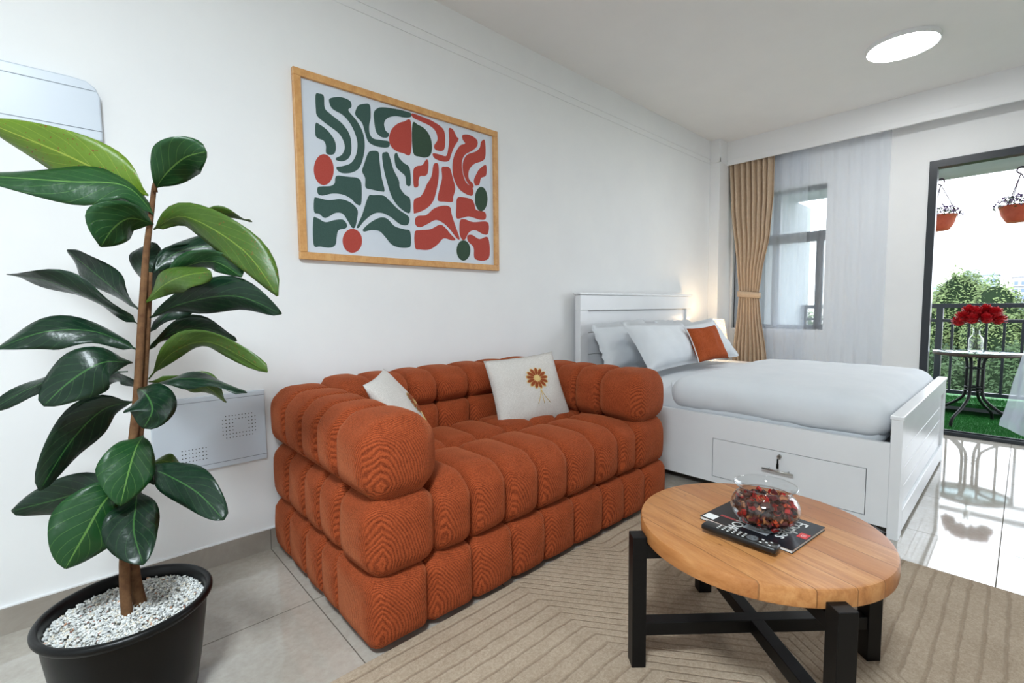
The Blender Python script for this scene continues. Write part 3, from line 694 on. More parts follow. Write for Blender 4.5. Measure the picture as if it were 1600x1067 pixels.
# nightstand and lamp in the corner behind the bed
ns = tag_new('nightstand', 'white nightstand between the bed head and the corner column, under the lamp', 'nightstand')
bm = B(); box(bm, (4.69, 1.93, .08), (5.14, 2.32, .54), bev=.003); obj('body', bm, M_whitewood, ns)
bm = B(); box(bm, (4.675, 1.91, .54), (5.155, 2.325, .56), bev=.003); obj('top', bm, M_whitewood, ns)
for dx in (4.71, 5.08):
    for dy in (1.95, 2.26): bm = B(); box(bm, (dx, dy, 0), (dx+.04, dy+.04, .08)); obj('leg', bm, M_whitewood, ns)
lamp = tag_new('table_lamp', 'small lit bedside lamp with a patterned shade peeking past the pillows', 'lamp')
lx, ly = 4.83, 2.165
M_shade = emit('lamp_shade_fabric', srgb(255, 190, 100), .75); 
v = coords(M_shade); sc = noise_tex(M_shade, v, 45, 3, .7)
L(M_shade, ramp(M_shade, sc, [(.42, srgb(200, 120, 40)), (.6, srgb(255, 222, 150))]), bsdf(M_shade).inputs['Emission Color'])
bm = B(); lathe(bm, [(.06, 0), (.06, .012), (.018, .03), (.014, .22)], (lx, ly, .5605), 28); obj('base', bm, M_whitewood, lamp)
bm = B(); lathe(bm, [(.125, .78), (.085, 1.005)], (lx, ly, 0), 36); lathe(bm, [(.086, 1.005), (.080, 1.008)], (lx, ly, 0), 36); o = obj('lamp_shade', bm, M_shade, lamp); sd = o.modifiers.new('t', 'SOLIDIFY'); sd.thickness = .003
pl_ = bpy.data.lights.new('lamp_bulb', 'POINT'); pl_.energy = 2.2; pl_.color = (1, .72, .42); pl_.shadow_soft_size = .06
lo_ = bpy.data.objects.new('lamp_bulb', pl_); C.objects.link(lo_); lo_.location = (lx, ly, .97); lo_.parent = lamp
# ================================================================== CURTAINS
def drape(bm, zs, yl, yr, x, amp, folds, nu=160, phase=0, taper=None, seed=0):
    rows = []
    for z in zs:
        a, b = yl(z), yr(z); row = []
        for i in range(nu+1):
            s = i/nu; ph = 2*PI*folds*s + phase + .9*noise.noise(Vector((s*4, z*.35, seed)))*2
            d = amp(z)*(math.sin(ph) + .35*math.sin(2*ph+1) + .4*noise.noise(Vector((s*9, z*.8, seed+3))))
            yy = a+(b-a)*s + amp(z)*.35*math.cos(ph)*(1 if 0 < i < nu else 0)
            row.append(bm.verts.new((x + d, yy, z)))
        rows.append(row)
    for r0, r1 in zip(rows, rows[1:]):
        for i in range(nu): f = bm.faces.new((r0[i], r0[i+1], r1[i+1], r1[i])); f.smooth = True
def lerp_tab(tab):
    def fn(z):
        for (za, va), (zb, vb) in zip(tab, tab[1:]):
            if za <= z <= zb:
                t = (z-za)/(zb-za); t = t*t*(3-2*t)*.4 + t*.6
                return va+(vb-va)*t
        return tab[-1][1] if z > tab[-1][0] else tab[0][1]
    return fn
cur = tag_new('curtain', 'tan pleated curtain tied back with a band beside the window', 'curtain')
left = lerp_tab([(0, 2.255), (.6, 2.235), (1.1, 2.195), (1.27, 2.185), (1.6, 2.215), (2.2, 2.285), (2.72, 2.312)])
right = lerp_tab([(0, 1.83), (.6, 1.88), (1.1, 1.955), (1.27, 1.972), (1.5, 1.945), (1.9, 1.875), (2.3, 1.853), (2.72, 1.858)])
zs = [.015+(2.735-.015)*k/70 for k in range(71)]
bm = B(); drape(bm, zs, right, left, 5.458, lerp_tab([(0, .03), (1.1, .016), (1.27, .011), (1.6, .018), (2.4, .024), (2.72, .022)]), 8, 200, 0, seed=2)
o = obj('drape', fix(bm), M_curtain, cur); sd = o.modifiers.new('t', 'SOLIDIFY'); sd.thickness = .002
bm = B()
ring = []
for k in range(40):
    a = 2*PI*k/40; ca, sa = math.cos(a), math.sin(a)
    e = lambda c: math.copysign(abs(c)**.6, c)
    ring.append((5.458+.034*e(sa), 2.078+.122*e(ca)))
for z0_, z1_ in ((1.232, 1.296),):
    r0 = [bm.verts.new((x, y, z0_-.012*((y-2.078)/.122)*-1)) for x, y in ring]; r1 = [bm.verts.new((x, y, z1_+.012*((y-2.078)/.122))) for x, y in ring]
    for k in range(40): bm.faces.new((r0[k], r0[(k+1) % 40], r1[(k+1) % 40], r1[k])).smooth = True
o = obj('tieback', fix(bm), M_curtain, cur); sd = o.modifiers.new('t', 'SOLIDIFY'); sd.thickness = .003
zs2 = [.02+(2.74-.02)*k/24 for k in range(25)]
bm = B(); drape(bm, zs2, lambda z: .90, lambda z: 1.93, 5.522, lambda z: .009, 9, 200, 1, seed=11)
tag(obj('sheer_curtain', bm, M_sheer), 'white voile curtain hanging over the window and the wall beside it', 'sheer curtain')
bm = B(); drape(bm, zs2, lambda z: 1.55, lambda z: 2.25, 5.500, lambda z: .008, 7, 140, 2, seed=14)
tag(obj('sheer_curtain', bm, M_sheer), 'second white voile layer over the left of the window, next to the tan curtain', 'sheer curtain')
redge = lerp_tab([(.05, .112), (.15, .106), (.45, .058), (.78, .0), (1.4, -.10), (2.0, -.16), (2.74, -.20)])
bm = B(); drape(bm, [.06+(2.74-.06)*k/30 for k in range(31)], lambda z: -.95, redge, 5.475, lambda z: .014, 7, 160, 3, seed=21)
for v in bm.verts:
    if v.co.z < .2: v.co.z += max(0, (v.co.y+.1))*.45*(1-(v.co.z-.06)/.14*.6)
tag(obj('sheer_curtain', bm, M_sheer), 'white voile curtain flaring across the right of the balcony doorway', 'sheer curtain')
bm = B(); tube(bm, [(5.50, -2.4, 2.765), (5.50, 2.315, 2.765)], .010, 12)
tag(obj('curtain_rail', bm, M_trim), 'white curtain rail hidden behind the pelmet board above the curtains', 'curtain rail')
# ================================================================== COFFEE TABLE
tab = tag_new('coffee_table', 'round wooden coffee table on crossed black metal legs', 'coffee table')
tc = Vector((1.545, .547, 0)); R0 = .353
bm = B(); lathe(bm, [(0, -.052), (R0-.006, -.052), (R0-.001, -.048), (R0, -.04), (R0, -.008), (R0-.003, -.002), (R0-.010, 0), (0, 0)], (0, 0, 0), 128)
o = obj('tabletop', fix(bm), M_wood, tab, ang=35); o.location = (tc.x, tc.y, .462)
ang0 = math.atan2(.252, -.287)
for k in range(4):
    a = ang0+k*PI/2; d = Vector((math.cos(a), math.sin(a), 0)); s = Vector((-d.y, d.x, 0))
    bm = B(); obox(bm, tc+d*(R0+.0245)+Vector((0, 0, .222)), d, s, (0, 0, 1), .022, .025, .213, bev=.002); obj('leg', bm, M_black, tab)
for nm, zc in (('top_rail', .386), ('stretcher', .135)):
    for k in range(2):
        a = ang0+k*PI/2; d = Vector((math.cos(a), math.sin(a), 0)); s = Vector((-d.y, d.x, 0))
        bm = B(); obox(bm, tc+Vector((0, 0, zc-(.0005 if k else 0))), d, s, (0, 0, 1), R0+.01, .021, .021, bev=.002); obj(nm, bm, M_black, tab)
TZ = .4625
# magazine
mag = tag_new('magazine', 'black covered business magazine lying on the coffee table under the glass bowl', 'magazine')
mc = Vector((1.545, .535, TZ)); ax = Vector((-.995, .10, 0)).normalized(); ay = Vector((-.10, -.995, 0)).normalized()   # ax: reading direction, ay: up the cover
mw, mh = .113, .139
bm = B(); obox(bm, mc+Vector((0, 0, .0055)), ax, ay, (0, 0, 1), mw-.002, mh-.002, .0042); obj('pages', bm, M_paper, mag)
bm = B(); obox(bm, mc+Vector((0, 0, .0101)), ax, ay, (0, 0, 1), mw, mh, .0005); obox(bm, mc+Vector((0, 0, .0008)), ax, ay, (0, 0, 1), mw, mh, .0006); cov = obj('cover', bm, M_magcover, mag)
def cover_m(a, b): 
    m4 = Matrix((ax, ay, Vector((0, 0, 1)))).transposed().to_4x4(); m4.translation = mc+ax*a+ay*b+Vector((0, 0, .0109)); return m4
def patch(name, a, b, ha, hb, m):
    bm = B(); obox(bm, mc+ax*a+ay*b+Vector((0, 0, .0108)), ax, ay, (0, 0, 1), ha, hb, .0002); return obj(name, bm, m, cov)
text('title', 'Forbes', .054, M_paper, cover_m(-.01, .085), cov, sx=1.05)
patch('red_square', .0, .123, .018, .013, M_red); text('issue_number', '15', .018, M_paper, cover_m(.0, .1225), cov)
text('headline', 'ECL', .026, M_paper, cover_m(-.035, -.075), cov)
text('caption', 'SPECIAL', .010, M_paper, cover_m(-.06, -.10), cov)
text('large_letters', 'ROR', .045, M_paper, cover_m(.078, -.035), cov)
patch('grey_block', .06, .02, .022, .036, M_grey)
patch('red_strip', .055, -.07, .006, .03, M_darkred); patch('barcode', .088, -.115, .018, .018, M_paper)
# remote
rm = tag_new('remote_control', 'black television remote lying along the near edge of the magazine', 'remote control')
p0, p1 = on_z(1100, 818, TZ+.02), on_z(1216, 858, TZ+.02)
rc = (p0+p1)/2; rd = (p1-p0).normalized(); rs = Vector((-rd.y, rd.x, 0)); rl = (p1-p0).length/2; rc.z = TZ+.0195
bm = B(); obox(bm, rc, rd, rs, (0, 0, 1), rl, .0215, .0085, bev=.0055); obj('body', bm, M_remote, rm, ang=50)
bm = B(); top = rc+Vector((0, 0, .0086))
for i in range(6):
    for j in range(3): obox(bm, top+rd*(-rl*.55+i*.0145)+rs*(-.011+j*.011), rd, rs, (0, 0, 1), .0028, .002, .0008)
obj('number_buttons', bm, M_paper, rm); bm = B()
for dx, dy in ((.062, -.01), (.062, .01), (.075, 0), (.085, -.01), (.085, .01)): obox(bm, top+rd*dx+rs*dy, rd, rs, (0, 0, 1), .0032, .002, .0008)
obj('menu_buttons', bm, M_paper, rm)
bm = B(); lathe(bm, [(.0155, .0), (.0155, .0012), (.0075, .0012), (.0075, .0003)], top+rd*.037, 28); lathe(bm, [(.006, 0), (.006, .0014), (0, .0015)], top+rd*.037, 20); obj('dial', bm, M_button, rm)
# glass bowl of potpourri
bz = TZ+.0112; bc = Vector((1.522, .517, bz))
prof = [(0, .004), (.05, .004), (.062, .010), (.083, .028), (.0945, .052), (.094, .074), (.084, .092), (.072, .101), (.070, .106), (.076, .118), (.0875, .128)]
pi_ = catmull(prof, 4, False); th = .0022
bm = B(); outer = pi_; inner = [(max(0, r-th), z+(th if r < .06 and z < .02 else 0)) for r, z in reversed(pi_)]
lathe(bm, [(0, 0), (.050, 0), (.054, .002)]+outer[6:]+inner, bc, 72)
bowl = tag_new('glass_bowl', 'round clear glass bowl with a flared rim standing on the magazine', 'glass bowl')
obj('bowl', fix(bm), M_bowlglass, bowl)
bm = B(); tube(bm, [bc+Vector((.0875*math.cos(2*PI*k/60), .0875*math.sin(2*PI*k/60), .128)) for k in range(61)], .0017, 6, False); obj('rim', bm, M_bowlglass, bowl)
bm = B(); rnd = random.Random(3)
def rad_at(z):
    for (r0, z0_), (r1, z1_) in zip(prof, prof[1:]):
        if z0_ <= z <= z1_ and z1_ > z0_: return r0+(r1-r0)*(z-z0_)/(z1_-z0_)
    return .05
for k in range(300):
    z = rnd.uniform(.016, .088); rmax = rad_at(z)-.015
    r = rmax*(1-rnd.random()**2.2) if rnd.random() < .85 else rmax*rnd.random(); a = rnd.uniform(0, 2*PI)
    c = bc+Vector((r*math.cos(a), r*math.sin(a), z)); mi = rnd.choice((0, 0, 1, 1, 1, 2, 2, 3, 3, 4, 5, 5))
    u = Vector((rnd.gauss(0, 1), rnd.gauss(0, 1), rnd.gauss(0, 1))).normalized(); w = u.orthogonal().normalized(); q = u.cross(w)
    s = rnd.uniform(.009, .0175)
    if rnd.random() < .3:      # curled shaving
        pts = [c+(w*math.cos(t_)+q*math.sin(t_))*s*.9+u*(t_-2)*.001 for t_ in [i*.5 for i in range(9)]]
        for a_, b_ in zip(pts, pts[1:]):
            f = bm.faces.new([bm.verts.new(x) for x in (a_-u*s*.45, b_-u*s*.45, b_+u*s*.45, a_+u*s*.45)]); f.material_index = mi
    else:
        obox(bm, c, u, w, q, s*rnd.uniform(.5, 1), s*rnd.uniform(.3, .8), s*rnd.uniform(.15, .5), mi, .0012)
tag(obj('potpourri', bm, M_potp), 'dried red and brown potpourri filling the glass bowl', 'potpourri', None, 'stuff')
# ================================================================== PLANT
plant = tag_new('potted_plant', 'tall broad-leaved fig plant in a black pot with white gravel', 'plant')
pc = Vector((.064, 1.688, 0)); PR, PZ = .2, .33
bm = B()
lathe(bm, [(0, 0), (.135, 0), (.145, .006), (.165, .12), (.184, .27), (.1855, .305), (.196, .309), (.2015, .317), (.2015, .325), (.197, .331), (.189, .332), (.183, .326), (.180, .30), (.170, .24), (0, .24)], pc, 72)
obj('pot', fix(bm), M_pot, plant, ang=60)
bm = B(); lathe(bm, [(.179, .291), (.1, .299), (0, .303)], pc, 40); obj('soil', fix(bm), M_soil, plant)
bm = B(); rnd = random.Random(5)
ico = B(); bmesh.ops.create_icosphere(ico, subdivisions=1, radius=1); iv = [v.co.copy() for v in ico.verts]; ifc = [[v.index for v in f.verts] for f in ico.faces]; ico.free()
for k in range(4600):
    r = .176*math.sqrt(rnd.random()); a = rnd.uniform(0, 2*PI)
    c = pc+Vector((r*math.cos(a), r*math.sin(a), .297+.010*(1-(r/.176)**2)+rnd.uniform(-.004, .006)))
    s = rnd.uniform(.0026, .0050); e = Vector((rnd.uniform(.7, 1.4), rnd.uniform(.6, 1.1), rnd.uniform(.5, .9)))*s
    rot = Matrix.Rotation(rnd.uniform(0, 6.28), 3, (rnd.gauss(0, 1), rnd.gauss(0, 1), rnd.gauss(0, 1)+.01))
    mi = rnd.choices(range(6), (40, 28, 14, 10, 1.2, .8))[0]
    vs = [bm.verts.new(c + rot @ Vector((p.x*e.x*rnd.uniform(.8, 1.15), p.y*e.y*rnd.uniform(.8, 1.15), p.z*e.z))) for p in iv]
    for q in ifc: bm.faces.new([vs[i] for i in q]).material_index = mi
o = obj('gravel', bm, M_pebbles, plant); o['kind'] = 'stuff'
zt = sight(0, 0)  # depth of the trunk along the camera axis
def depth_of(p): return (Vector(p)-EYE).dot(RZ)
stem_pts = [(.058, 1.662, .29), (.060, 1.668, .45), (.085, 1.675, .70), (.112, 1.682, .90), (.137, 1.685, 1.15), (.155, 1.695, 1.31), (.172, 1.70, 1.42), (.184, 1.70, 1.505)]
st2 = [(.092, 1.70, .29), (.080, 1.695, .40), (.085, 1.69, .52), (.10, 1.695, .70), (.125, 1.70, .90), (.148, 1.70, 1.12), (.160, 1.70, 1.26)]
bm = B(); sp = catmull(stem_pts, 5, False); tube(bm, sp, [.0135-.0075*i/(len(sp)-1) for i in range(len(sp))], 12); obj('stem', bm, M_bark, plant)
bm = B(); sp = catmull(st2, 5, False); tube(bm, sp, [.0165-.009*i/(len(sp)-1) for i in range(len(sp))], 12); obj('stem', bm, M_bark, plant)
T0 = depth_of((.12, 1.69, .9))
def cp(u, v, dd): return EYE + sight(u, v)*(T0+dd)
# midrib points (surveyed u, v, metres further from the viewer than the stem), half width, how far one side edge lies behind the other, material
LEAVES = [
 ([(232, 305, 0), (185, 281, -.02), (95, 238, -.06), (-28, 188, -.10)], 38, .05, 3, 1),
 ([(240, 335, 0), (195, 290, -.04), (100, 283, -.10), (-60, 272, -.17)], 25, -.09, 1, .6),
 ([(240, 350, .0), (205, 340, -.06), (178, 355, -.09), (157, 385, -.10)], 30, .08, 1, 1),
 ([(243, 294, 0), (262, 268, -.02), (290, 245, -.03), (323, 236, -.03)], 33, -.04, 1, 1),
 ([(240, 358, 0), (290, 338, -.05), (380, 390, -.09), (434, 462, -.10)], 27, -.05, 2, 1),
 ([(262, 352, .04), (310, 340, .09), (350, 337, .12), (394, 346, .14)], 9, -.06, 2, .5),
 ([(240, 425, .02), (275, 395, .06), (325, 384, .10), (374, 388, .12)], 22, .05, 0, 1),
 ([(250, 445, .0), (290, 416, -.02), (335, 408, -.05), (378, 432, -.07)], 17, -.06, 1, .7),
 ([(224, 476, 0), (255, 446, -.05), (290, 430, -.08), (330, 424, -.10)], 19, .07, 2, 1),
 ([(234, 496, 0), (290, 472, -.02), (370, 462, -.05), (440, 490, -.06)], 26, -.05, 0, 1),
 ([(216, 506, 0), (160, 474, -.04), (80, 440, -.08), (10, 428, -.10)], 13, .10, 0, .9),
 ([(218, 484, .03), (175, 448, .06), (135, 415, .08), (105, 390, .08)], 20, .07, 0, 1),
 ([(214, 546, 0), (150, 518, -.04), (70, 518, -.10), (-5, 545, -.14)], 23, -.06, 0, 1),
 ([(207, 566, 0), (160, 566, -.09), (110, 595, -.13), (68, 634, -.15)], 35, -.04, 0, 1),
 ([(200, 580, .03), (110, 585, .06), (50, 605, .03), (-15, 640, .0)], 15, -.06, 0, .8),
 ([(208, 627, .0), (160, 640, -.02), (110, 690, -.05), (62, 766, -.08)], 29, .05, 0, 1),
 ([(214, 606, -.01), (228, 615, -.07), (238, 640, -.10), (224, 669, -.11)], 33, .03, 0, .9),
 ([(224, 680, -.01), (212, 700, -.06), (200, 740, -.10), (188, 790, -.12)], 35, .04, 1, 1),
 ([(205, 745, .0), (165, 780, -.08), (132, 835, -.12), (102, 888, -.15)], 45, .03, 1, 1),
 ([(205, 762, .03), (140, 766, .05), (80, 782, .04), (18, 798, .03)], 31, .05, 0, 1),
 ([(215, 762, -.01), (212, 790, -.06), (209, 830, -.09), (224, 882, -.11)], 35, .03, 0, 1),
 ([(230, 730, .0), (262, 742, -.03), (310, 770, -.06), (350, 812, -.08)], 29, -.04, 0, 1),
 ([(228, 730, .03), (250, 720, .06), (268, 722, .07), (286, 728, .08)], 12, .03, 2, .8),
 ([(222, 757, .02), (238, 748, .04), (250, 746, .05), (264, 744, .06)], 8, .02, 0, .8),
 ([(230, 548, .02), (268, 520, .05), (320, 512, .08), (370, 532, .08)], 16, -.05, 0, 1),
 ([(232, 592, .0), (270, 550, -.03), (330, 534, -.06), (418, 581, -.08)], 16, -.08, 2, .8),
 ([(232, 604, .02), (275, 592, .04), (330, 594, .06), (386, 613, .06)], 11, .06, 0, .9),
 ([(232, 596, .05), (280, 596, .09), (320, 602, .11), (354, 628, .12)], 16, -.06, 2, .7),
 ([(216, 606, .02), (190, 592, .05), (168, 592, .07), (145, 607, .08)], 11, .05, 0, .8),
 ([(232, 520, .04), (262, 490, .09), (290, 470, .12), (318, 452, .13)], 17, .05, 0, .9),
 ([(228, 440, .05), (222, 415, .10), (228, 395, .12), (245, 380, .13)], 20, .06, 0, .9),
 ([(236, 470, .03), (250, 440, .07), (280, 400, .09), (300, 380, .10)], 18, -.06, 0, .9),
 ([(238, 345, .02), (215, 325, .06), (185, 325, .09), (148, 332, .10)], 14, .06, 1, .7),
]
bm = B(); uvl = bm.loops.layers.uv.new('uv')
NL, NW = 18, 8
for li, (pts, hw, dd, mi, full) in enumerate(LEAVES):
    mid = [Vector(p) for p in catmull([tuple(cp(*p)) for p in pts], 12, False)]
    L_ = len(mid)-1; grid = []
    for i in range(NL+1):
        t_ = i/NL; q = t_*L_; k = min(int(q), L_-1); p = mid[k].lerp(mid[k+1], q-k)
        tg = (mid[min(k+1, L_)]-mid[max(k-1, 0)]).normalized()
        view = (p-EYE).normalized(); lat = tg.cross(view)
        if lat.length < 1e-4: lat = Vector((0, 0, 1))
        lat.normalize()
        up = lat.cross(tg).normalized()
        lat2 = (lat*hw*T0/F*.98 + view*dd*.5); ln = lat2.length; lat2.normalize()
        nn = lat2.cross(tg).normalized()
        pr = 0 if t_ < .05 else ((t_-.05)/.95)
        w = ln*min(1, (math.sin(PI*min(1, pr**1.12*.985+.01))**.8 if 0 < pr < 1 else 0))*(.86+.14*math.sin(PI*pr)) if pr > 0 else .0
        if i == NL: w = .0
        w = max(w, .0022)
        row = []
        for j in range(NW+1):
            s = j/NW*2-1
            wave = .010*math.sin(t_*11+li*1.7+ (2 if s > 0 else 0))*abs(s)**2*(1 if w > .01 else 0)
            fold = .22*w*abs(s)**1.3
            row.append((bm.verts.new(p + lat2*s*w + nn*(fold-wave)), (j/NW, t_)))
        grid.append(row)
    for a, b in zip(grid, grid[1:]):
        for j in range(NW):
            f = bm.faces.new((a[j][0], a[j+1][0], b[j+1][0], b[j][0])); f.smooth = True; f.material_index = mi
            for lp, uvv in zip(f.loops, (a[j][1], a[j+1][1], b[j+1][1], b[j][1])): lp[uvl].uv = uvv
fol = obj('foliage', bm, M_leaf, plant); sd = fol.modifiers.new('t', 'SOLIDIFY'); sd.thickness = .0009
bm = B(); tube(bm, [cp(243, 300, 0), cp(241, 288, -.005), cp(243, 278, -.01)], [.006, .005, .0015], 8); obj('bud', bm, M_bark, plant)
# ================================================================== BALCONY
XO = XB+.15
bm = B(); box(bm, (XO, -2.6, -.2), (7.35, 2.0, 0)); struct(obj('floor_balcony', bm, M_concrete))
bm = B(); box(bm, (XO, -2.6, 2.425), (6.72, 2.15, 2.7)); struct(obj('ceiling_balcony', bm, M_concrete))
bm = B(); box(bm, (6.92, -2.6, 0), (7.25, 2.0, .125)); box(bm, (6.60, -2.6, .100), (6.92, 2.0, .125)); struct(obj('trim_5', bm, M_concrete))
bm = B(); rnd = random.Random(11)
box(bm, (XO+.02, -1.6, .0005), (6.91, 1.99, .006)); box(bm, (6.588, -1.6, .095), (6.599, 1.99, .135)); box(bm, (6.588, -1.6, .1255), (7.2, 1.99, .137))
def blade(x, y, z, d):
    h_ = rnd.uniform(.012, .028); a = rnd.uniform(0, 6.28); w = .0016; b_ = Vector((x, y, z)); sd_ = Vector((math.cos(a), math.sin(a), 0))*w
    tip = b_ + d*h_ + Vector((rnd.gauss(0, .007), rnd.gauss(0, .007), rnd.gauss(0, .004)))
    bm.faces.new([bm.verts.new(p) for p in (b_-sd_, b_+sd_, tip)])
for k in range(26000):
    y = rnd.uniform(-.35, .75)
    q = rnd.random()
    if q < .62: blade(rnd.uniform(XO+.06, 6.58), y, .006, Vector((0, 0, 1)))
    elif q < .76: blade(6.588, y, rnd.uniform(.10, .135), Vector((-1, 0, .1)))
    else: blade(rnd.uniform(6.588, 7.0), y, .137, Vector((0, 0, 1)))
tag(obj('artificial_turf', bm, M_turf), 'bright green artificial turf over the balcony floor and its step', 'turf', None, 'stuff')
rl_ = tag_new('balcony_railing', 'dark metal balcony railing with thin upright bars', 'railing'); rx = 7.0
for nm, z0_, z1_, hx in (('handrail', 1.098, 1.145, .028), ('mid_rail', .945, .978, .016), ('bottom_rail', .165, .205, .018)):
    bm = B(); box(bm, (rx-hx, -2.5, z0_), (rx+hx, 1.995, z1_), bev=.003); obj(nm, bm, M_rail, rl_)
for y in (.645, 1.96, -1.25):
    bm = B(); box(bm, (rx-.028, y-.028, .1375), (rx+.028, y+.028, 1.10), bev=.002); obj('post', bm, M_rail, rl_)
ys_ = [.539-.131*k for k in range(-10, 18)]
for y in ys_:
    if min(abs(y-q) for q in (.645, 1.96, -1.25)) < .05: continue
    bm = B(); box(bm, (rx-.011, y-.011, .20), (rx+.011, y+.011, .95)); obj('baluster', bm, M_rail, rl_)
bm = B(); box(bm, (XO, 2.0, 0), (7.26, 2.15, 2.425)); struct(obj('wall_balcony', bm, M_concrete))
# bistro table
bt = tag_new('bistro_table', 'small round glass-topped garden table with curved dark legs on the turf', 'table')
btc = Vector((6.2, .305, 0)); br = .30; bzt = .695
bm = B(); lathe(bm, [(0, 0), (br+.004, 0), (br+.008, .003), (br+.004, .006), (0, .006)], btc+Vector((0, 0, bzt-.006)), 64); obj('glass_top', fix(bm), M_tableglass, bt)
bm = B(); lathe(bm, [(br-.022, -.007), (br+.004, -.007), (br+.006, -.028), (br-.004, -.034), (br-.022, -.030), (br-.022, -.007)], btc+Vector((0, 0, bzt)), 64); obj('rim', fix(bm), M_wicker, bt)
for k in range(4):
    a = math.radians(158)+k*PI/2; d = Vector((math.cos(a), math.sin(a), 0))
    pts = [btc+d*r+Vector((0, 0, z)) for r, z in ((.27, .668), (.16, .664), (.085, .645), (.062, .58), (.060, .45), (.062, .33), (.085, .25), (.18, .165), (.29, .10), (.325, .055), (.332, .006))]
    bm = B(); tube(bm, catmull([tuple(p) for p in pts], 5, False), .0125, 12); obj('leg', bm, M_black, bt)
for z in (.54, .36, .33):
    bm = B(); tube(bm, [btc+Vector((.062*math.cos(2*PI*k/24), .062*math.sin(2*PI*k/24), z)) for k in range(25)], .006, 8, False); obj('ring', bm, M_black, bt)
# vase and flowers
vz = bzt+.0005; vc = Vector((6.2, .310, vz))
vp = [(0, .006), (.046, .006), (.052, .014), (.053, .06), (.053, .10), (.048, .125), (.032, .15), (.026, .165), (.026, .20), (.032, .222)]
vpc = catmull(vp, 4, False)
bm = B(); lathe(bm, [(0, 0), (.048, 0), (.052, .004)]+vpc[8:]+[(max(0, r-.003), z) for r, z in reversed(vpc)], vc, 48)
vase = tag(obj('vase', fix(bm), M_bowlglass), 'clear glass bottle vase standing on the balcony table', 'vase')
rnd = random.Random(8)
FL = [(.095, -.05, .035), (.06, .02, .085), (.125, .02, -.01), (.005, -.03, .075), (-.05, .02, .095), (-.115, -.01, .07), (-.065, -.06, .02), (.03, -.07, .015), (-.135, .02, .01)]
for i, (dy, dx, dz) in enumerate(FL):
    c = vc+Vector((dx, dy, .285+dz)); t = tag_new('red_flower', 'deep red ruffled flower bunched in the glass vase on the balcony', 'flower', 'red flowers in the glass vase')
    bm = B()
    for k in range(64):
        ph = math.acos(1-1.55*(k+.5)/64); a = k*2.39996
        d = Vector((math.sin(ph)*math.cos(a), math.sin(ph)*math.sin(a), math.cos(ph)))
        s = Vector((-math.sin(a), math.cos(a), 0)); r = .058+rnd.uniform(-.009, .010); q = d.cross(s)
        vs = []
        base = c+d*r*.35
        for (aa, bb, cc) in ((-.5, .0, .35), (.5, 0, .35), (1, .9, .95), (.35, 1.2, 1.08), (-.35, 1.15, 1.05), (-1, .9, .93)):
            vs.append(bm.verts.new(c + d*r*cc + s*aa*.017 + q*(bb-.5)*.012*rnd.uniform(.6, 1.4)))
        bm.faces.new(vs)
    bmesh.ops.create_icosphere(bm, subdivisions=2, radius=.042, matrix=Matrix.Translation(c))
    obj('bloom', bm, M_rose, t)
    bm = B(); tube(bm, [c-Vector((0, 0, .03)), vc+Vector((dx*.12, dy*.12, .215)), vc+Vector((-dx*.15, -dy*.15, .02))], .0022, 6); obj('stem', bm, M_stem, t)
# hanging planters
def planter(x, y, zt_, label):
    t = tag_new('hanging_planter', label, 'hanging planter', 'hanging flower baskets')
    c = Vector((x, y, zt_)); rnd = random.Random(int(y*100))
    bm = B(); lathe(bm, [(0, -.150), (.075, -.150), (.085, -.142), (.120, -.08), (.134, -.012), (.142, -.008), (.142, .004), (.132, .004), (.126, -.02), (0, -.03)], c, 40); obj('basket', fix(bm), M_terracotta, t)
    top = Vector((x, y, 2.36))
    bm = B(); tube(bm, [top+Vector((0, .028*math.cos(a)-.0, .03+.03*math.sin(a))) for a in [(-.5+i*.14)*PI for i in range(10)]]+[top+Vector((0, -.026, .02))], .0065, 8); tube(bm, [top+Vector((0, 0, .055)), top+Vector((0, 0, .066))], .006, 8); obj('hook', bm, M_chain, t)
    for k in range(3):
        a = 2*PI*k/3+.5; e = c+Vector((.136*math.cos(a), .136*math.sin(a), .0))
        bm = B(); n_ = 34
        for i in range(n_):
            p = top.lerp(e, (i+.5)/n_); d = (e-top).normalized(); bmesh.ops.create_icosphere(bm, subdivisions=1, radius=.006, matrix=Matrix.Translation(p))
        obj('chain', bm, M_chain, t)
    bm = B(); bf = B()
    for k in range(520):
        a = rnd.uniform(0, 6.28); r = .185*math.sqrt(rnd.random()); z = .085*(1-(r/.2)**2)*rnd.uniform(.2, 1.1)-.05*(r > .15)*rnd.random()
        p = c+Vector((r*math.cos(a), r*math.sin(a), z+.01)); u = Vector((rnd.gauss(0, 1), rnd.gauss(0, 1), rnd.gauss(0, .6))).normalized(); w = u.orthogonal().normalized()
        s = rnd.uniform(.009, .018)
        if rnd.random() < .55: bm.faces.new([bm.verts.new(p+q) for q in (-u*s, w*s*.45, u*s, -w*s*.45)])
        else:
            mi = int(rnd.random() < .4); p = p+Vector((0, 0, .018)); vs = [bf.verts.new(p+(u*math.cos(i*PI/4)+w*math.sin(i*PI/4))*s*(.75 if i % 2 else .5)) for i in range(8)]; bf.faces.new(vs).material_index = mi
    obj('leaves', bm, M_hangleaf, t); obj('blossoms', bf, M_purple, t)
planter(6.6, .655, 2.045, 'terracotta hanging basket of purple flowers next to the door jamb')
planter(6.6, .095, 2.06, 'terracotta hanging basket of purple flowers farther along the balcony, cut by the photo edge')
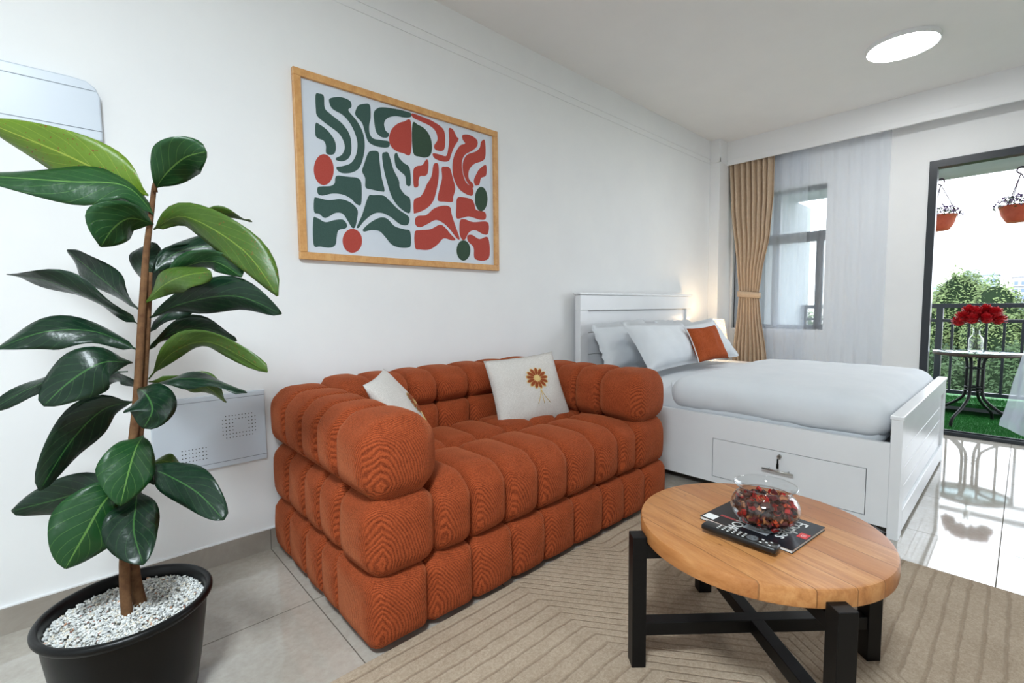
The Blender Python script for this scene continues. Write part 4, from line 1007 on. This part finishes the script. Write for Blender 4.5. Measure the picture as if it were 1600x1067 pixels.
# ================================================================== TREES AND TOWN
def tree(x, y, ztop, rx_, rz_, mi, label, n=9000, seed=0, lobes=((0, 0, 0, 1),), leaf=.16, base=-14):
    t = tag_new('tree', label, 'tree', 'trees beyond the balcony'); rnd = random.Random(seed)
    bm = B(); core = B()
    for (lx_, ly_, lz_, ls) in lobes:
        cc = Vector((x+lx_, y+ly_, ztop-rz_+lz_))
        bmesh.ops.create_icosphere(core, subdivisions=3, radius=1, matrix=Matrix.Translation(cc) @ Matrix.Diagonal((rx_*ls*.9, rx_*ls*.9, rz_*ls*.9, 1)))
        for k in range(int(n*ls)):
            d = Vector((rnd.gauss(0, 1), rnd.gauss(0, 1), rnd.gauss(0, 1))).normalized()
            if d.x > .35: continue
            lump = 1+.17*noise.noise(d*2.7+Vector((seed, 0, 0)))+.14*noise.noise(d*6.3+Vector((0, seed, 0)))
            rr = lump*rnd.uniform(.82, 1.03)
            p = cc+Vector((d.x*rx_*ls*rr, d.y*rx_*ls*rr, d.z*rz_*ls*rr))
            u = Vector((rnd.gauss(0, 1), rnd.gauss(0, 1), rnd.gauss(0, .7))).normalized(); w = u.orthogonal().normalized(); s = leaf*rnd.uniform(.5, 1.1)
            bm.faces.new([bm.verts.new(p+q) for q in (-u*s, w*s*.42, u*s, -w*s*.42)])
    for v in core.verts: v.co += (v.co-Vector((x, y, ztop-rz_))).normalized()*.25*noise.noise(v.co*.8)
    obj('crown', bm, M_tree[mi], t); obj('dark_core', core, M_treecore, t)  # dark solid core added to close crown gaps, inner shade in its colour
    bm = B(); tube(bm, [(x, y, base), (x, y, ztop-rz_)], .25, 10); obj('trunk', bm, M_bark, t)
tree(25, 1.72, 2.35, 1.0, 2.1, 0, 'tallest bushy tree behind the balcony railing, left of the flowers', 9000, 1, ((0, 0, 0, 1), (-.5, .75, -.75, .75)), .075)
tree(23, .70, 1.80, .82, 2.0, 0, 'pale green tree directly behind the red flowers', 8000, 2, ((0, 0, 0, 1), (.3, -.55, -.65, .7)), .07)
tree(17, 1.6, .02, .95, 1.6, 2, 'dark green tree low behind the left railing bars', 6500, 3, ((0, 0, 0, 1), (-.8, -.45, -.1, .8)), .065)
tree(16, .1, .16, .85, 1.7, 2, 'dark green tree low behind the right railing bars', 6500, 4, ((0, 0, 0, 1), (.5, -.9, .0, .9)), .065)
tree(26, -.35, .95, 1.0, 1.9, 1, 'mid green tree at the right behind the railing', 6000, 5, ((0, 0, 0, 1),), .08)
tree(27, 3.2, 1.6, 1.2, 2.3, 1, 'mid green tree seen through the window beside the door jamb', 6000, 6, ((0, 0, 0, 1), (1, 2.4, -.2, 1)), .09)
tree(22, 7.4, 1.3, 2.4, 2.4, 1, 'broad green tree seen through the voile in the window', 6000, 9, ((0, 0, 0, 1),), .12)
tree(70, 1.35, 1.6, 1.5, 3.0, 3, 'small bluish tree far off in front of the right-hand apartment block', 3500, 7, ((0, 0, 0, 1),), .16)
tree(62, .15, .25, 1.3, 3.0, 3, 'bluish bush far off at the foot of the right-hand apartment block', 3000, 12, ((0, 0, 0, 1),), .16)
tree(80, 7.9, 2.2, .9, 3.0, 3, 'bluish tree far off beside the door jamb', 2500, 8, ((0, 0, 0, 1),), .18)
def building(y0, y1, ztop, label, m, floors, cols, x=150, steps=()):
    t = tag_new('apartment_building', label, 'building', 'far apartment blocks')
    bm = B(); box(bm, (x, y0, -30), (x+12, y1, ztop))
    for a, b, z in steps: box(bm, (x+1, a, ztop), (x+9, b, ztop+z))
    box(bm, (x-.25, y0-.2, ztop-.25), (x+12.2, y1+.2, ztop)); obj('wall', bm, m, t)
    w = (y1-y0)/cols
    for f_ in range(floors):
        for c_ in range(cols):
            ya = y0+w*(c_+.25); za = ztop-1.4-f_*1.55
            bm = B(); box(bm, (x-.08, ya, za-.55), (x+.1, ya+w*.5, za+.15)); obj('window', bm, M_window, t)
        if f_ % 2 == 0: bm = B(); box(bm, (x-.45, y0, ztop-2.25-f_*1.55), (x, y1, ztop-2.15-f_*1.55)); obj('balcony', bm, m, t)
    return t
building(4.6, 10.3, 7.6, 'white apartment block rising behind the tree tops above the flowers', M_building[0], 5, 5, 150, ((8, 10, 1.1), (5.2, 6.4, .6)))
building(-4.0, 2.35, 6.9, 'pinkish white apartment block at the right edge of the balcony view', M_building[1], 6, 6, 150)
building(13.0, 16.5, 5.3, 'low white apartment block far off next to the door jamb', M_building[0], 3, 4, 160)
t = tag_new('house', 'low house with a red roof edge below the pinkish apartment block', 'house')
bm = B(); box(bm, (100, -3, -15), (106, 2.1, .2)); obj('wall', bm, M_building[0], t)
bm = B(); box(bm, (99.8, -3, .2), (106.2, 2.3, .45)); obj('roof', bm, M_redroof, t)
bm = B(); box(bm, (7.4, -150, -14.5), (400, 150, -14)); struct(obj('ground', bm, noisy('ground_green', srgb(70, 90, 56), srgb(92, 108, 72), .2, .9)))
# every Empty stands at the base of its thing
bpy.context.view_layer.update()
for e in [o for o in C.objects if o.type == 'EMPTY' and o.location.length < 1e-6]:
    pts = [c.matrix_world @ Vector(q) for c in e.children_recursive if c.type == 'MESH' for q in c.bound_box]
    if not pts: continue
    b = Vector(((min(p.x for p in pts)+max(p.x for p in pts))/2, (min(p.y for p in pts)+max(p.y for p in pts))/2, min(p.z for p in pts)))
    e.location = b
    for c in e.children: c.location = c.location - b
# ================================================================== LIGHT
w = bpy.data.worlds.new('overcast'); bpy.context.scene.world = w; w.use_nodes = True
bg = w.node_tree.nodes['Background']; bg.inputs[0].default_value = (.86, .925, 1.0, 1); bg.inputs[1].default_value = 2.4
def portal(name, x, y0, y1, z0, z1):
    ld = bpy.data.lights.new(name, 'AREA'); ld.shape = 'RECTANGLE'; ld.size = y1-y0; ld.size_y = z1-z0; ld.cycles.is_portal = True
    o = bpy.data.objects.new(name, ld); C.objects.link(o); o.location = (x, (y0+y1)/2, (z0+z1)/2)
    o.rotation_euler = (PI/2, 0, PI/2)
    return o
portal('door_portal', XB+.12, DY0, DY1, 0, DZ); portal('window_portal', XB+.12, WY0, WY1, WZ0, WZ1)
sc_ = bpy.context.scene
sc_.view_settings.view_transform = 'Standard'; sc_.view_settings.look = 'None'; sc_.view_settings.gamma = 1; sc_.view_settings.exposure = 1.36
sc_.view_settings.use_curve_mapping = False
sc_.cycles.max_bounces = 10; sc_.cycles.diffuse_bounces = 5; sc_.cycles.transparent_max_bounces = 16; sc_.cycles.caustics_reflective = False
